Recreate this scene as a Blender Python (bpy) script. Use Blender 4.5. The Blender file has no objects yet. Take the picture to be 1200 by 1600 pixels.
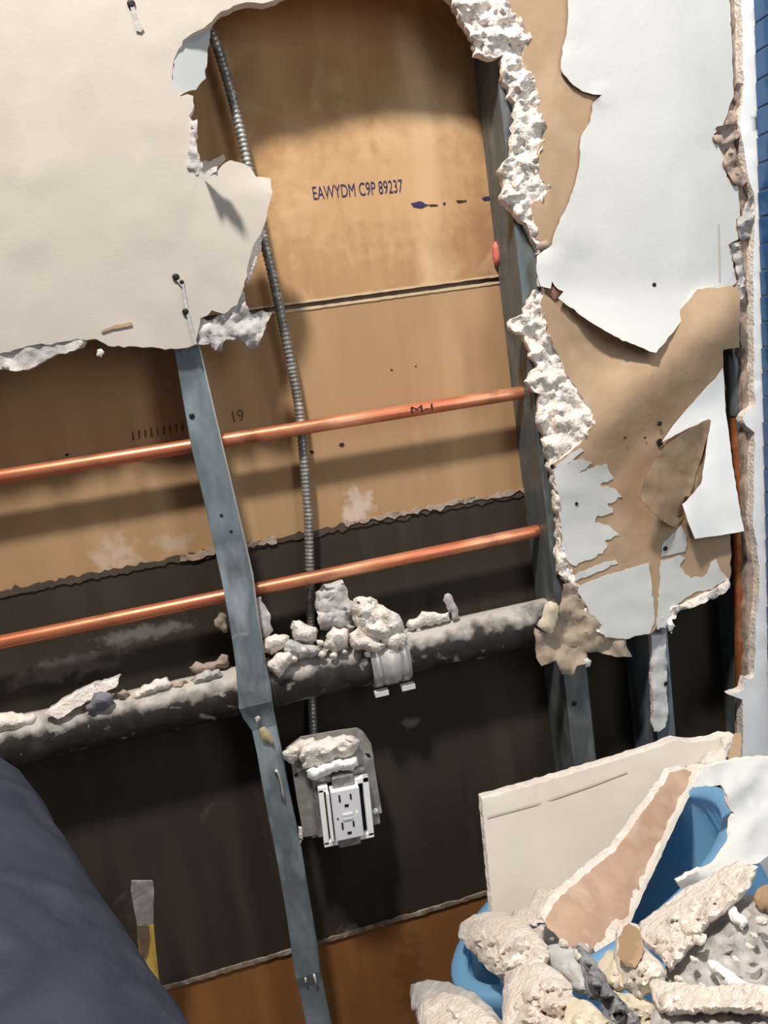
import bpy, bmesh, math, random
import numpy as np
from mathutils import Vector, Matrix, noise
from mathutils.geometry import delaunay_2d_cdt

SC = bpy.context.scene
COL = SC.collection
random.seed(7)

# ------------------------------------------------------------------ camera
F = 1200.0                      # focal length in pixels of the 1200 x 1600 frame
L, ZC = 0.85, 0.96              # distance to the wall face, height above the floor
DN = Vector((921, 6060, F)); HZ = Vector((6110, 0, F)); HZ.y = (-F * F - 921 * 6110) / 6060.0
DN.normalize(); HZ.normalize(); FW = HZ.cross(DN)
CAMP = Vector((0, -L, ZC))
cd = bpy.data.cameras.new('camera'); cam = bpy.data.objects.new('camera', cd); COL.objects.link(cam)
cd.sensor_fit = 'VERTICAL'; cd.sensor_height = 36; cd.lens = F / 1600 * 36; cd.clip_start = .01
def c2w(v): return Vector((HZ.dot(v), FW.dot(v), -DN.dot(v)))
R = Matrix((c2w(Vector((1, 0, 0))), c2w(Vector((0, -1, 0))), c2w(Vector((0, 0, -1))))).transposed()
cam.matrix_world = Matrix.Translation(CAMP) @ R.to_4x4()
SC.camera = cam

# ------------------------------------------------------------------ light
w = bpy.data.worlds.new('room_light'); SC.world = w; w.use_nodes = True
w.node_tree.nodes['Background'].inputs[0].default_value = (.93, .95, 1, 1)
w.node_tree.nodes['Background'].inputs[1].default_value = 0.13
def area(name, loc, target, size, power, col):
    d = bpy.data.lights.new(name, 'AREA'); d.energy = power; d.color = col; d.shape = 'RECTANGLE'
    d.size, d.size_y = size
    o = bpy.data.objects.new(name, d); COL.objects.link(o); o.location = loc
    o.rotation_euler = (Vector(target) - Vector(loc)).to_track_quat('-Z', 'Y').to_euler()
    return o
area('ceiling_lamp', (-0.15, -.80, 2.42), (.25, 0, .7), (.14, .14), 45, (1, .94, .86))
area('second_ceiling_lamp', (1.25, -.9, 2.42), (.2, 0, .7), (.25, .25), 6, (1, .95, .88))
area('right_fill_light', (.72, -1.25, 1.25), (.66, 0, .85), (.35, .9), 5.5, (.86, .94, 1))  # cool fill lamp, added to brighten the right side
vs = SC.view_settings
vs.view_transform = 'Standard'; vs.look = 'None'; vs.gamma = 1; vs.use_curve_mapping = False
SC.display_settings.display_device = 'sRGB'
vs.exposure = 0.0

# ------------------------------------------------------------------ pixel <-> place
def P(u, v, y=0.0):
    """the point of the plane Y = y that the photograph shows at pixel (u, v)"""
    d = c2w(Vector((u - 600, v - 800, F)))
    return CAMP + d * ((y + L) / d.y)
def proj(x, y, z):
    p = Vector((x, y, z)) - CAMP
    c = HZ * p.x + FW * p.y - DN * p.z
    return (600 + F * c.x / c.z, 800 + F * c.y / c.z)
def nz(x, y, z=0.0, o=4): return noise.fractal(Vector((x, y, z)), 1.0, 2.0, o)

# ------------------------------------------------------------------ materials
MATS = {}
def s2l(c): return tuple((x / 12.92 if x <= .04045 else ((x + .055) / 1.055) ** 2.4) for x in [k / 255 for k in c])
def pm(name, cols, scale=20, rough=.8, bump=.2, bscale=None, stretch=(1, 1, 1), metal=0, spots=(), spec=.3, detail=6, bdist=.002, topdust=None, blobs=(), zlight=None):
    if name in MATS: return MATS[name]
    m = bpy.data.materials.new(name); m.use_nodes = True; MATS[name] = m
    nt = m.node_tree; N, K = nt.nodes, nt.links; b = N['Principled BSDF']
    tc = N.new('ShaderNodeTexCoord'); mp = N.new('ShaderNodeMapping'); mp.inputs['Scale'].default_value = stretch
    K.new(tc.outputs['Object'], mp.inputs[0])
    def nse(s, d=detail, src=mp):
        n = N.new('ShaderNodeTexNoise'); n.inputs['Scale'].default_value = s; n.inputs['Detail'].default_value = d
        K.new(src.outputs[0] if src is mp else src, n.inputs['Vector']); return n
    n = nse(scale); r = N.new('ShaderNodeValToRGB'); K.new(n.outputs['Fac'], r.inputs[0])
    els = r.color_ramp.elements
    k = len(cols)
    els[0].position = .3; els[1].position = .7
    for i in range(1, k - 1): els.new(.3 + .4 * i / (k - 1))
    for i, c in enumerate(cols): els[i].color = (*s2l(c), 1)
    col = r.outputs[0]
    def mixin(fac, c):
        nonlocal col
        mx = N.new('ShaderNodeMix'); mx.data_type = 'RGBA'; K.new(fac, mx.inputs['Factor'])
        K.new(col, mx.inputs['A']); mx.inputs['B'].default_value = (*s2l(c), 1); col = mx.outputs['Result']
    def ramp(src, a, bb, top=1.0):
        q = N.new('ShaderNodeMapRange'); q.inputs[1].default_value = a; q.inputs[2].default_value = bb
        q.inputs[4].default_value = top; K.new(src, q.inputs[0]); return q.outputs[0]
    for i, (c, s, a, bb, top) in enumerate(spots):
        q = nse(s, 8, tc.outputs['Object']); q.inputs['Distortion'].default_value = .4 + i * .3
        mixin(ramp(q.outputs['Fac'], a, bb, top), c)
    for (c, pos, rad, top) in blobs:      # a stain with a place of its own, pos in object coordinates
        vm = N.new('ShaderNodeVectorMath'); vm.operation = 'DISTANCE'
        mq = N.new('ShaderNodeMapping'); mq.vector_type = 'POINT'; K.new(tc.outputs['Object'], mq.inputs[0])
        mq.inputs['Scale'].default_value = (1 / rad[0], 0, 1 / rad[1])
        K.new(mq.outputs[0], vm.inputs[0]); vm.inputs[1].default_value = (pos[0] / rad[0], 0, pos[1] / rad[1])
        q = nse(60, 8, tc.outputs['Object'])
        ad = N.new('ShaderNodeMath'); ad.operation = 'MULTIPLY_ADD'; K.new(q.outputs['Fac'], ad.inputs[0]); ad.inputs[1].default_value = -2.6
        K.new(vm.outputs['Value'], ad.inputs[2])
        mixin(ramp(ad.outputs[0], -.35, -1.0, top), c)
    if topdust:
        sx = N.new('ShaderNodeSeparateXYZ'); K.new(tc.outputs['Object'], sx.inputs[0])
        q = nse(35, 8, tc.outputs['Object'])
        ad = N.new('ShaderNodeMath'); ad.operation = 'MULTIPLY_ADD'; K.new(sx.outputs['Z'], ad.inputs[0]); ad.inputs[1].default_value = topdust[1]
        K.new(q.outputs['Fac'], ad.inputs[2])
        mixin(ramp(ad.outputs[0], topdust[2], topdust[3], topdust[4] if len(topdust) > 4 else .9), topdust[0])
    K.new(col, b.inputs['Base Color'])
    b.inputs['Roughness'].default_value = rough; b.inputs['Metallic'].default_value = metal
    b.inputs['Specular IOR Level'].default_value = spec
    if bump:
        q = nse(bscale or scale * 4, 8); bp = N.new('ShaderNodeBump'); bp.inputs['Strength'].default_value = bump
        bp.inputs['Distance'].default_value = bdist
        K.new(q.outputs['Fac'], bp.inputs['Height']); K.new(bp.outputs[0], b.inputs['Normal'])
    return m
M_CREAM = pm('cream_paint', [(193, 185, 176), (186, 178, 169), (198, 190, 180)], 4, .75, .08, 300, spots=[((182, 175, 165), 6, .62, .8, .35)])
M_WHITE = pm('white_paint', [(211, 212, 209), (204, 205, 202), (217, 218, 215)], 6, .7, .1, 250, spots=[((196, 192, 184), 12, .62, .8, .5)])
M_BRIGHT = pm('bright_white_paint', [(250, 250, 248), (244, 245, 245)], 8, .6, .03, 120)
M_KRAFT = pm('kraft_paper', [(180, 153, 125), (170, 143, 115), (188, 162, 135)], 14, .85, .15, 150, spots=[((156, 132, 108), 9, .6, .8, .4)])
M_KRAFTG = pm('dusty_kraft_paper', [(156, 140, 122), (170, 154, 136), (140, 124, 108)], 22, .9, .15, 120)
M_TEAR = pm('torn_brown_paper_edge', [(150, 112, 94), (122, 90, 76)], 60, .9, .2)
M_GYP = pm('gypsum', [(242, 232, 223), (228, 217, 207), (248, 241, 234)], 40, .95, .9, 260, spots=[((176, 158, 148), 30, .6, .75, .5)], bdist=.003)
M_GYPG = pm('grey_gypsum', [(196, 191, 188), (176, 172, 170), (214, 208, 204)], 36, .95, .55, 140, bdist=.003)
M_GYPD = pm('dusty_brown_gypsum', [(150, 132, 118), (172, 154, 140), (120, 104, 92)], 50, .95, .5, 160)
M_BOARD = pm('grey_drywall_face', [(204, 195, 184), (196, 187, 177), (210, 201, 190)], 8, .8, .08, 200)
M_STEEL = pm('galvanised_steel', [(148, 162, 169), (112, 124, 130), (176, 188, 195)], 26, .42, .08, 90, stretch=(1, 1, .35), metal=.35, spots=[((92, 98, 102), 16, .55, .75, .6), ((176, 178, 178), 40, .66, .75, .6)])
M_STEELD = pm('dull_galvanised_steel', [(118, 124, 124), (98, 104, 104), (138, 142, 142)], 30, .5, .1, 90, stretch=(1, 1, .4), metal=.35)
M_CONDUIT = pm('steel_conduit', [(170, 168, 162), (136, 134, 128), (196, 194, 188)], 80, .38, .1, 200, metal=.5)
M_COPPER = pm('copper', [(222, 142, 106), (200, 118, 86), (232, 164, 128)], 30, .36, .06, 200, stretch=(.3, 1, 1), metal=.55, spots=[((138, 92, 72), 24, .56, .72, .7), ((176, 130, 108), 60, .64, .72, .6)])
M_COPPERV = pm('tarnished_copper', [(196, 122, 78), (166, 98, 60), (212, 142, 94)], 30, .32, .06, 200, metal=.5, spots=[((212, 190, 170), 70, .7, .74, .8)])
M_IRON = pm('dusty_black_pipe', [(48, 44, 42), (36, 33, 32), (60, 56, 54)], 30, .55, .3, 120, spots=[((170, 164, 158), 45, .6, .68, .75)], topdust=((190, 182, 174), 20, .72, 1.02, .95), bdist=.002)
M_BAND = pm('dusty_coupling_shield', [(206, 202, 198), (186, 184, 184), (220, 214, 208)], 30, .45, .15, 90, metal=.3, spots=[((150, 136, 124), 40, .58, .7, .6)])
M_DARKMARK = pm('dark_ink', [(46, 38, 78), (62, 50, 90)], 200, .8, 0)
M_BLACKMARK = pm('black_ink', [(40, 28, 24), (60, 44, 38)], 200, .8, 0)
M_FAINT = pm('faded_ink', [(96, 74, 58), (106, 82, 62)], 200, .8, 0)
M_PINK = pm('pink_blob', [(216, 120, 108), (196, 100, 92)], 60, .6, .2)
M_PLASTIC = pm('white_plastic', [(232, 232, 238), (226, 226, 233)], 20, .35, .02, spec=.5)
M_SLOT = pm('dark_slot', [(30, 26, 26), (22, 20, 20)], 20, .8, 0)
M_BLUE = pm('blue_bucket_plastic', [(160, 218, 252), (154, 212, 250)], 5, .45, .03, spec=.4)
M_SCREW = pm('dark_screw_steel', [(50, 46, 44), (34, 32, 32)], 60, .5, 0, metal=.5)
M_BRIGHTSTEEL = pm('bright_steel', [(206, 206, 200), (184, 184, 180)], 60, .35, 0, metal=.5)
M_NAVY = pm('navy_work_cloth', [(60, 64, 78), (50, 54, 68), (70, 74, 88)], 18, .95, .5, 700, spec=.05, bdist=.0008)
def _glow(m, wt):      # thin plastic that lets some light through
    nt = m.node_tree; b = nt.nodes['Principled BSDF']; t = nt.nodes.new('ShaderNodeBsdfTranslucent'); mx = nt.nodes.new('ShaderNodeMixShader')
    src = b.inputs['Base Color'].links[0].from_socket; nt.links.new(src, t.inputs[0]); mx.inputs[0].default_value = wt
    nt.links.new(b.outputs[0], mx.inputs[1]); nt.links.new(t.outputs[0], mx.inputs[2]); nt.links.new(mx.outputs[0], nt.nodes['Material Output'].inputs[0])
_glow(M_BLUE, .45)
M_TILE = pm('blue_glass_tile', [(50, 92, 136), (38, 76, 120), (76, 118, 158)], 14, .18, .02, spec=.6)
M_GROUT = pm('pale_grout', [(188, 204, 216), (176, 192, 206)], 60, .9, .2)
M_FLOOR = pm('concrete', [(128, 122, 114), (110, 104, 98), (146, 140, 132)], 8, .9, .3)
M_YELLOW = pm('worn_yellow_paint', [(206, 180, 96), (190, 158, 78), (132, 100, 66)], 60, .6, .1, stretch=(1, 1, .3))
M_BARM = pm('scuffed_grey_steel', [(176, 172, 170), (150, 146, 144), (196, 192, 190)], 60, .45, .1, metal=.35)
M_BARB = pm('rusty_brown_steel', [(96, 78, 64), (120, 100, 84)], 60, .6, .1)
M_LED = bpy.data.materials.new('green_led'); M_LED.use_nodes = True
_b = M_LED.node_tree.nodes['Principled BSDF']; _b.inputs['Base Color'].default_value = (.4, .9, .1, 1)
_b.inputs['Emission Color'].default_value = (.45, 1, .1, 1); _b.inputs['Emission Strength'].default_value = 1.5

# ------------------------------------------------------------------ object helpers
def link(name, me, parent=None):
    o = bpy.data.objects.new(name, me); COL.objects.link(o)
    if parent is not None:
        o.parent = parent; o.matrix_parent_inverse = parent.matrix_world.inverted() if False else Matrix.Translation(-parent.location) if not parent.parent else Matrix.Translation(-(parent.location)) 
    return o
ABS = {}
def make(name, verts, faces, mats, parent=None, fm=None, smooth=False, origin=None, angle=0):
    """one mesh object from world-space vertices; its origin is the middle of its base"""
    V = np.array([tuple(v) for v in verts], dtype=float)
    if origin is None: origin = Vector(((V[:, 0].min() + V[:, 0].max()) / 2, (V[:, 1].min() + V[:, 1].max()) / 2, V[:, 2].min()))
    origin = Vector(origin)
    me = bpy.data.meshes.new(name)
    me.from_pydata([tuple(x) for x in (V - np.array(origin))], [], faces)
    for m in (mats if isinstance(mats, (list, tuple)) else [mats]): me.materials.append(m)
    if fm is not None: me.polygons.foreach_set('material_index', fm)
    if smooth: me.polygons.foreach_set('use_smooth', [True] * len(me.polygons))
    me.update()
    bm = bmesh.new(); bm.from_mesh(me); bmesh.ops.recalc_face_normals(bm, faces=bm.faces); bm.to_mesh(me); bm.free()
    if angle:
        me.polygons.foreach_set('use_smooth', [True] * len(me.polygons)); me.set_sharp_from_angle(angle=math.radians(angle))
    o = bpy.data.objects.new(name, me); COL.objects.link(o)
    ABS[o.name] = origin
    po = ABS[parent.name] if parent is not None else Vector((0, 0, 0))
    if parent is not None: o.parent = parent
    o.location = origin - po
    return o
def empty(name, loc):
    o = bpy.data.objects.new(name, None); COL.objects.link(o); o.location = loc; ABS[o.name] = Vector(loc); o.empty_display_size = .05
    return o
def tag(o, label, cat, group=None):
    o['label'] = label
    if cat: o['category'] = cat
    if group: o['group'] = group
    return o
def struct(o, label=None):
    o['kind'] = 'structure'
    if label: o['label'] = label
    return o

def jagged(poly, amp, step, seed):
    """resample a closed outline and roughen it like a tear"""
    out = []; n = len(poly); t = seed * 13.7
    for i in range(n):
        a, b = poly[i], poly[(i + 1) % n]
        dx, dy = b[0] - a[0], b[1] - a[1]; l = math.hypot(dx, dy)
        if l < 1e-6: continue
        k = max(1, int(l / step)); nx, ny = -dy / l, dx / l
        for j in range(k):
            s = j / k; x, y = a[0] + dx * s, a[1] + dy * s
            d = amp * (nz(x * .09 + t, y * .09, seed, 3) * 1.3 + .5 * nz(x * .3, y * .3 + t, seed, 2)) if l < 400 else 0
            out.append((x + nx * d, y + ny * d))
    return out
def inside(pts, poly):
    x, y = pts[:, 0], pts[:, 1]; c = np.zeros(len(pts), bool); n = len(poly)
    for i in range(n):
        x1, y1 = poly[i]; x2, y2 = poly[i - 1]
        if y1 == y2: continue
        k = ((y1 > y) != (y2 > y)) & (x < (x2 - x1) * (y - y1) / (y2 - y1) + x1); c ^= k
    return c
def dist(pts, poly):
    A = np.array(poly); B = np.roll(A, -1, 0); D = B - A; l2 = (D ** 2).sum(1) + 1e-9; out = np.full(len(pts), 1e9)
    for i in range(len(A)):
        t = np.clip(((pts - A[i]) @ D[i]) / l2[i], 0, 1)
        q = A[i] + t[:, None] * D[i]; out = np.minimum(out, np.hypot(*(pts - q).T))
    return out
def mesh2d(poly, grid):
    P0 = np.array(poly); lo, hi = P0.min(0), P0.max(0)
    gx, gy = np.meshgrid(np.arange(lo[0] + grid / 2, hi[0], grid), np.arange(lo[1] + grid / 2, hi[1], grid))
    g = np.stack([gx.ravel(), gy.ravel()], 1)
    rs = np.random.RandomState(int(abs(P0.sum())) % 9999); g = g + rs.uniform(-.3, .3, g.shape) * grid
    if len(g): g = g[inside(g, poly)]
    if len(g): g = g[dist(g, poly) > grid * .4]
    pts = [Vector(p) for p in poly] + [Vector(p) for p in g]
    n = len(poly)
    v, e, f, *_ = delaunay_2d_cdt(pts, [(i, (i + 1) % n) for i in range(n)], [], 1, 1e-5)
    V = np.array([tuple(p) for p in v])
    cnt = {}
    for t in f:
        for i in range(len(t)):
            a, b = t[i], t[(i + 1) % len(t)]; k = (min(a, b), max(a, b)); cnt[k] = cnt.get(k, 0) + 1
    bd = [k for k, c in cnt.items() if c == 1]
    return V, [tuple(t) for t in f], bd
def const(y): return lambda u, v: y

def sheet(name, poly, yf, th, mats, parent=None, jag=0, step=8, grid=30, seed=1, rough=0, smooth=False):
    """a board or paper: outline read off the photograph, standing at depth yf, th thick. mats = face, edge, back"""
    if not callable(yf): yf = const(yf)
    pl = jagged(poly, jag, step, seed) if jag else poly
    V, T, bd = mesh2d(pl, grid)
    n = len(V); fr, bk = [], []
    for (u, v) in V:
        y = yf(u, v)
        if rough: y += rough * nz(u * .045, v * .045, seed + 3, 5) + rough * .35 * nz(u * .16, v * .16, seed + 8, 4)
        p = P(u, v, y); fr.append(p); bk.append(Vector((p.x, p.y + th, p.z)))
    verts = fr + bk; faces = list(T) + [tuple(i + n for i in reversed(t)) for t in T]; fm = [0] * len(T) + [2] * len(T)
    # torn rim between the two faces
    if th > .004:
        mid = {}
        for a, b in bd:
            for i in (a, b):
                if i not in mid:
                    mid[i] = len(verts); p = fr[i]; k = .0016 if jag else 0
                    verts.append(Vector((p.x + k * nz(p.x * 160, p.z * 160, seed, 2), p.y + th * .5, p.z + k * nz(p.x * 150, p.z * 150, seed + 5, 2))))
            faces += [(a, b, mid[b], mid[a]), (mid[a], mid[b], b + n, a + n)]; fm += [1, 1]
    else:
        for a, b in bd: faces.append((a, b, b + n, a + n)); fm.append(1)
    if not isinstance(mats, (list, tuple)): mats = [mats] * 3
    return make(name, verts, faces, list(mats), parent, fm, False, angle=80 if rough else 48)
def lump(name, poly, yf, h, mats, w=14, amp=.003, jag=3, step=5, grid=4.5, seed=1, parent=None, facet=0, sq=.5):
    """a solid broken piece: outline in the photograph, bulging h both ways from depth yf"""
    if not callable(yf): yf = const(yf)
    pl = jagged(poly, jag, step, seed)
    V, T, bd = mesh2d(pl, grid); d = dist(V, pl); n = len(V)
    on = set(i for e in bd for i in e); verts = []; idx = {}
    for i, (u, v) in enumerate(V):
        f = min(1.0, d[i] / w) ** sq; y = yf(u, v)
        k = 1 if i in on else f
        r = amp * (nz(u * .05, v * .05, seed, 4) + .5 * nz(u * .14, v * .14, seed + 9, 3) + .25 * nz(u * .4, v * .4, seed + 2, 2)) * k
        if facet: r += facet * (noise.cell(Vector((u * .05 + seed, v * .05, 0))) - .5) * k
        verts.append(P(u, v, y - h * (0 if i in on else f) + r))
    back = []
    for i, (u, v) in enumerate(V):
        if i in on: back.append(i)
        else:
            back.append(len(verts)); p = verts[i]; f = min(1.0, d[i] / w) ** sq
            q = P(u, v, yf(u, v)); verts.append(Vector((q.x, q.y + h * f, q.z)))
    faces = list(T) + [tuple(back[i] for i in reversed(t)) for t in T]
    return make(name, verts, faces, mats, parent, None, False, angle=62)
def tube(name, pts, rad, mat, parent=None, seg=16, smooth=True, caps=True):
    """pts world points; rad a number or a list"""
    pts = [Vector(p) for p in pts]; n = len(pts); verts, faces = [], []
    rads = rad if isinstance(rad, (list, tuple)) else [rad] * n
    up = None
    for i, p in enumerate(pts):
        t = (pts[min(i + 1, n - 1)] - pts[max(i - 1, 0)]).normalized()
        if up is None: up = Vector((0, 1, 0)) if abs(t.y) < .9 else Vector((0, 0, 1))
        s = t.cross(up).normalized(); up = s.cross(t).normalized()
        for k in range(seg):
            a = 2 * math.pi * k / seg; verts.append(p + (s * math.cos(a) + up * math.sin(a)) * rads[i])
    for i in range(n - 1):
        for k in range(seg):
            faces.append((i * seg + k, i * seg + (k + 1) % seg, (i + 1) * seg + (k + 1) % seg, (i + 1) * seg + k))
    if caps: faces += [tuple(range(seg)), tuple(range((n - 1) * seg, n * seg))]
    return make(name, verts, faces, mat, parent, None, smooth)
def box_vf(lo, hi, M=None):
    x0, y0, z0 = lo; x1, y1, z1 = hi
    v = [Vector(p) for p in [(x0, y0, z0), (x1, y0, z0), (x1, y1, z0), (x0, y1, z0), (x0, y0, z1), (x1, y0, z1), (x1, y1, z1), (x0, y1, z1)]]
    if M: v = [M @ p for p in v]
    return v, [(0, 3, 2, 1), (4, 5, 6, 7), (0, 1, 5, 4), (1, 2, 6, 5), (2, 3, 7, 6), (3, 0, 4, 7)]
def boxes(name, lst, mat, parent=None, M=None, bevel=0):
    V, Fc = [], []
    for lo, hi in lst:
        v, f = box_vf(lo, hi, M); Fc += [tuple(i + len(V) for i in q) for q in f]; V += v
    o = make(name, V, Fc, mat, parent)
    if bevel:
        b = o.modifiers.new('bevel', 'BEVEL'); b.width = bevel; b.segments = 2
    return o

BACK = .080                     # inner face of the boards behind the studs
STF = .0135                     # front flanges of the studs

# ================================================================== SETTING
def wrect(x0, z0, x1, z1, y): return [proj(x0, y, z0), proj(x0, y, z1), proj(x1, y, z1), proj(x1, y, z0)]
fl = boxes('floor', [((-1.6, -2.4, -.05), (1.6, .3, 0))], M_FLOOR); struct(fl)
z1 = P(617, 458, BACK).z; z2 = P(400, 848, BACK).z; z3 = P(510, 1466, BACK).z
WB = empty('wall_back', (0, BACK, 0)); struct(WB, 'brown paper backs of the boards on the far side of the wall')
def brown(name, cols, blobs, org, spots):
    bl = []
    for (c, (u, v), (ru, rv), top) in blobs:
        p = P(u, v, BACK); bl.append((c, (p.x - org[0], p.z - org[2]), (ru / 1300, rv / 1300), top))
    return pm(name, cols, 14, .85, .12, 160, stretch=(1, 1, .12), spots=spots, blobs=bl)
X0, X1 = -.62, .98
def panel(name, za, zb, y, mat, th=.0125):
    v, f = box_vf((X0, y, za), (X1, y + th, zb)); return make(name, v, f, mat, WB, origin=((X0 + X1) / 2, y, za))
org = ((X0 + X1) / 2, BACK, z1)
v_, f_ = box_vf((X0, BACK + .013, 0), (X1, BACK + .018, 2.4)); make('light_block_sheet', v_, f_, M_KRAFTG, WB)  # unseen sheet added behind the joints to stop light leaking through
m1 = brown('upper_backing_paper', [(192, 156, 117), (172, 134, 96), (200, 168, 130)], [((206, 168, 124), (600, 300), (250, 120), .4), ((150, 108, 72), (470, 620), (70, 90), .5)], org, [((150, 112, 74), 9, .5, .7, .6), ((214, 180, 142), 16, .56, .7, .5)])
panel('backing_board', z1 + .0030, 2.4, BACK, m1)
org = ((X0 + X1) / 2, BACK, z2)
m2 = brown('middle_backing_paper', [(176, 142, 104), (168, 134, 98), (184, 150, 112)], [((206, 190, 178), (560, 795), (34, 42), .8), ((196, 176, 158), (180, 870), (40, 44), .7), ((190, 170, 152), (270, 850), (34, 20), .5), ((120, 92, 66), (335, 930), (60, 30), .3)], org, [((150, 120, 88), 6, .56, .75, .4)])
panel('backing_board', z2, z1 - .0030, BACK, m2)
org = ((X0 + X1) / 2, BACK, z3)
m3 = brown('dark_backing_paper', [(61, 54, 44), (52, 46, 37), (70, 62, 51)], [((120, 112, 104), (100, 1045), (110, 22), .5), ((140, 132, 124), (220, 990), (90, 16), .5), ((130, 122, 112), (640, 1130), (20, 14), .6), ((150, 140, 128), (545, 1455), (20, 16), .5), ((120, 112, 104), (870, 790), (20, 60), .5)], org, [((60, 50, 42), 5, .5, .7, .7), ((118, 108, 98), 14, .68, .8, .4)])
panel('backing_board', z3, z2 - .0008, BACK, m3)
m4 = brown('bottom_backing_paper', [(150, 100, 54), (138, 90, 48), (160, 110, 62)], [((100, 66, 40), (640, 1530), (40, 130), .5)], ((X0 + X1) / 2, BACK, 0), [((116, 74, 40), 5, .52, .7, .5)])
panel('backing_board', 0, z3 - .0015, BACK - .001, m4)
# ragged lip where the dark board's paper begins, worn edge strips at the joints
def wstrip(name, x0, x1, zc, hh, y, mat, jag, seed, th=.002, step=7):
    a, b = proj(x0, y, zc), proj(x1, y, zc); n = 14
    top = [proj(x0 + (x1 - x0) * i / n, y, zc + hh) for i in range(n + 1)]
    bot = [proj(x0 + (x1 - x0) * i / n, y, zc - hh) for i in range(n, -1, -1)]
    return sheet(name, top + bot, y, th, mat, WB, jag, step, 12, seed)
M_DUSTB = pm('dusty_joint', [(150, 132, 116), (120, 102, 86), (178, 164, 150)], 60, .9, .3)
M_TAPE = pm('pale_joint_edge', [(206, 184, 154), (190, 166, 134)], 40, .9, .1)
M_DARKP = pm('torn_dark_paper', [(84, 72, 62), (70, 60, 52)], 40, .9, .2)
wstrip('joint_edge', .05, .62, z1 + .0040, .0012, BACK - .0012, M_TAPE, .6, 3, .0014)
wstrip('joint_edge', .05, .62, z1 - .0040, .0016, BACK - .0012, M_TAPE, .6, 4, .0014)
wstrip('torn_paper_lip', X0 + .05, .8, z2 - .002, .0036, BACK - .0018, M_DARKP, 4.5, 5, .0016)
wstrip('plaster_crumbs', -.07, .045, z2 - .001, .0030, BACK - .0034, M_GYPD, 5, 6, .0026, 5)
wstrip('plaster_crumbs', .13, .37, z2 + .002, .0020, BACK - .0034, M_GYPD, 5, 7, .0026, 5)
wstrip('joint_edge', -.26, .5, z3 - .0008, .0026, BACK - .0042, M_DUSTB, 1.6, 8, .003)
# writing on the board
def text(body, u, v, u2, v2, h, y, mat, parent, name='stamped_writing', squeeze=1.0):
    c = bpy.data.curves.new(name, 'FONT'); c.body = body; c.size = 1; c.extrude = .0
    o = bpy.data.objects.new(name, c); COL.objects.link(o); c.materials.append(mat)
    bpy.context.view_layer.update(); wd = o.dimensions.x or 1
    a, b = P(u, v, y), P(u2, v2, y); d = (b - a); x = d.normalized(); n = Vector((0, -1, 0)); yv = n.cross(x)
    Mx = Matrix((x, yv, n)).transposed().to_4x4(); s = h / .7
    me = bpy.data.meshes.new_from_object(o); bpy.data.objects.remove(o); o = bpy.data.objects.new(name, me); COL.objects.link(o)
    o.parent = parent
    o.matrix_basis = Matrix.Translation(a - ABS[parent.name]) @ Mx @ Matrix.Diagonal((d.length / wd, s, s, 1))
    return o
text('EAWYDM C9P 89237', 489, 312, 629, 300, .0145, BACK - .0006, M_DARKMARK, WB)
text('19', 361, 661, 378, 658, .014, BACK - .0006, M_FAINT, WB)

def dash(poly, mat, name='marker_dash', y=BACK - .0008): return sheet(name, poly, y, .0006, mat, WB, 1.2, 4, 8, len(poly) + int(poly[0][0]))
dash([(642, 317), (655, 314), (664, 318), (672, 320), (660, 325), (646, 323)], M_DARKMARK)
dash([(672, 319), (684, 320), (684, 322), (672, 322)], M_BLACKMARK)
dash([(692, 317), (696, 316), (696, 320), (692, 320)], M_BLACKMARK)
dash([(713, 314), (729, 312), (729, 314), (716, 317)], M_BLACKMARK)
dash([(753, 309), (760, 306), (774, 307), (774, 311), (756, 313)], M_DARKMARK)
for k_ in range(9):
    uu, vv = 206 + k_ * 9.6, 681 - k_ * 1.7; dash([(uu, vv - 6), (uu + 3, vv - 7), (uu + 4, vv + 6), (uu + 1, vv + 7)], M_FAINT, 'faded_print_mark')
for (u, v, r) in [(534, 695, 4), (487, 706, 3), (105, 711, 3), (650, 572, 2), (612, 578, 2), (510, 832, 3), (860, 793, 3)]:
    q = [(u + r * math.cos(k), v + r * math.sin(k) * .8) for k in [0, 1, 2, 3, 4, 5.2]]
    dash(q, M_BLACKMARK, 'nail_hole')
pk = lump('pink_putty_blob', [(768, 385), (775, 376), (784, 381), (788, 398), (786, 413), (776, 416), (769, 404)], BACK - .006, .006, M_PINK, 8, .001, 1, 5, 5, 3)
tag(pk, 'small pink blob stuck on the brown board beside the dark stud', 'putty')

# ------------------------------------------------------------------ drywall on the near side
LEFT = [(-420, -330), (770, -330), (735, -40), (690, -14), (640, -22), (560, -28), (480, -18), (440, -6), (425, 2), (410, 6), (385, 3), (365, 9), (345, 17), (331, 33), (318, 44), (300, 53), (286, 63), (278, 78), (272, 95), (268, 116), (271, 132), (282, 150), (293, 146), (302, 150), (304, 165), (295, 181), (302, 188), (304, 202), (307, 222),
        (310, 250), (317, 272), (338, 270), (348, 258), (360, 250), (380, 255), (394, 263), (400, 275), (422, 279), (427, 300), (420, 322), (415, 345), (407, 366), (395, 386), (387, 415), (384, 440), (378, 455), (370, 476), (350, 491), (332, 486), (325, 492), (314, 497), (310, 520), (306, 538), (300, 541), (275, 545), (250, 544),
        (215, 541), (170, 540), (150, 531), (120, 529), (95, 535), (50, 540), (0, 552), (-420, 620)]
def yleft(u, v):   # the tongue beside the conduit bends a little out of the wall
    k = max(0, min(1, (u - 320) / 100)) * max(0, min(1, (v - 240) / 60))
    e = max(0, 1 - abs(v - 545) / 60) * .002
    return -.009 * k * k - e * max(0, nz(u * .02, 3)) - .002 * max(0, nz(u * .01, v * .01, 5))
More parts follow.
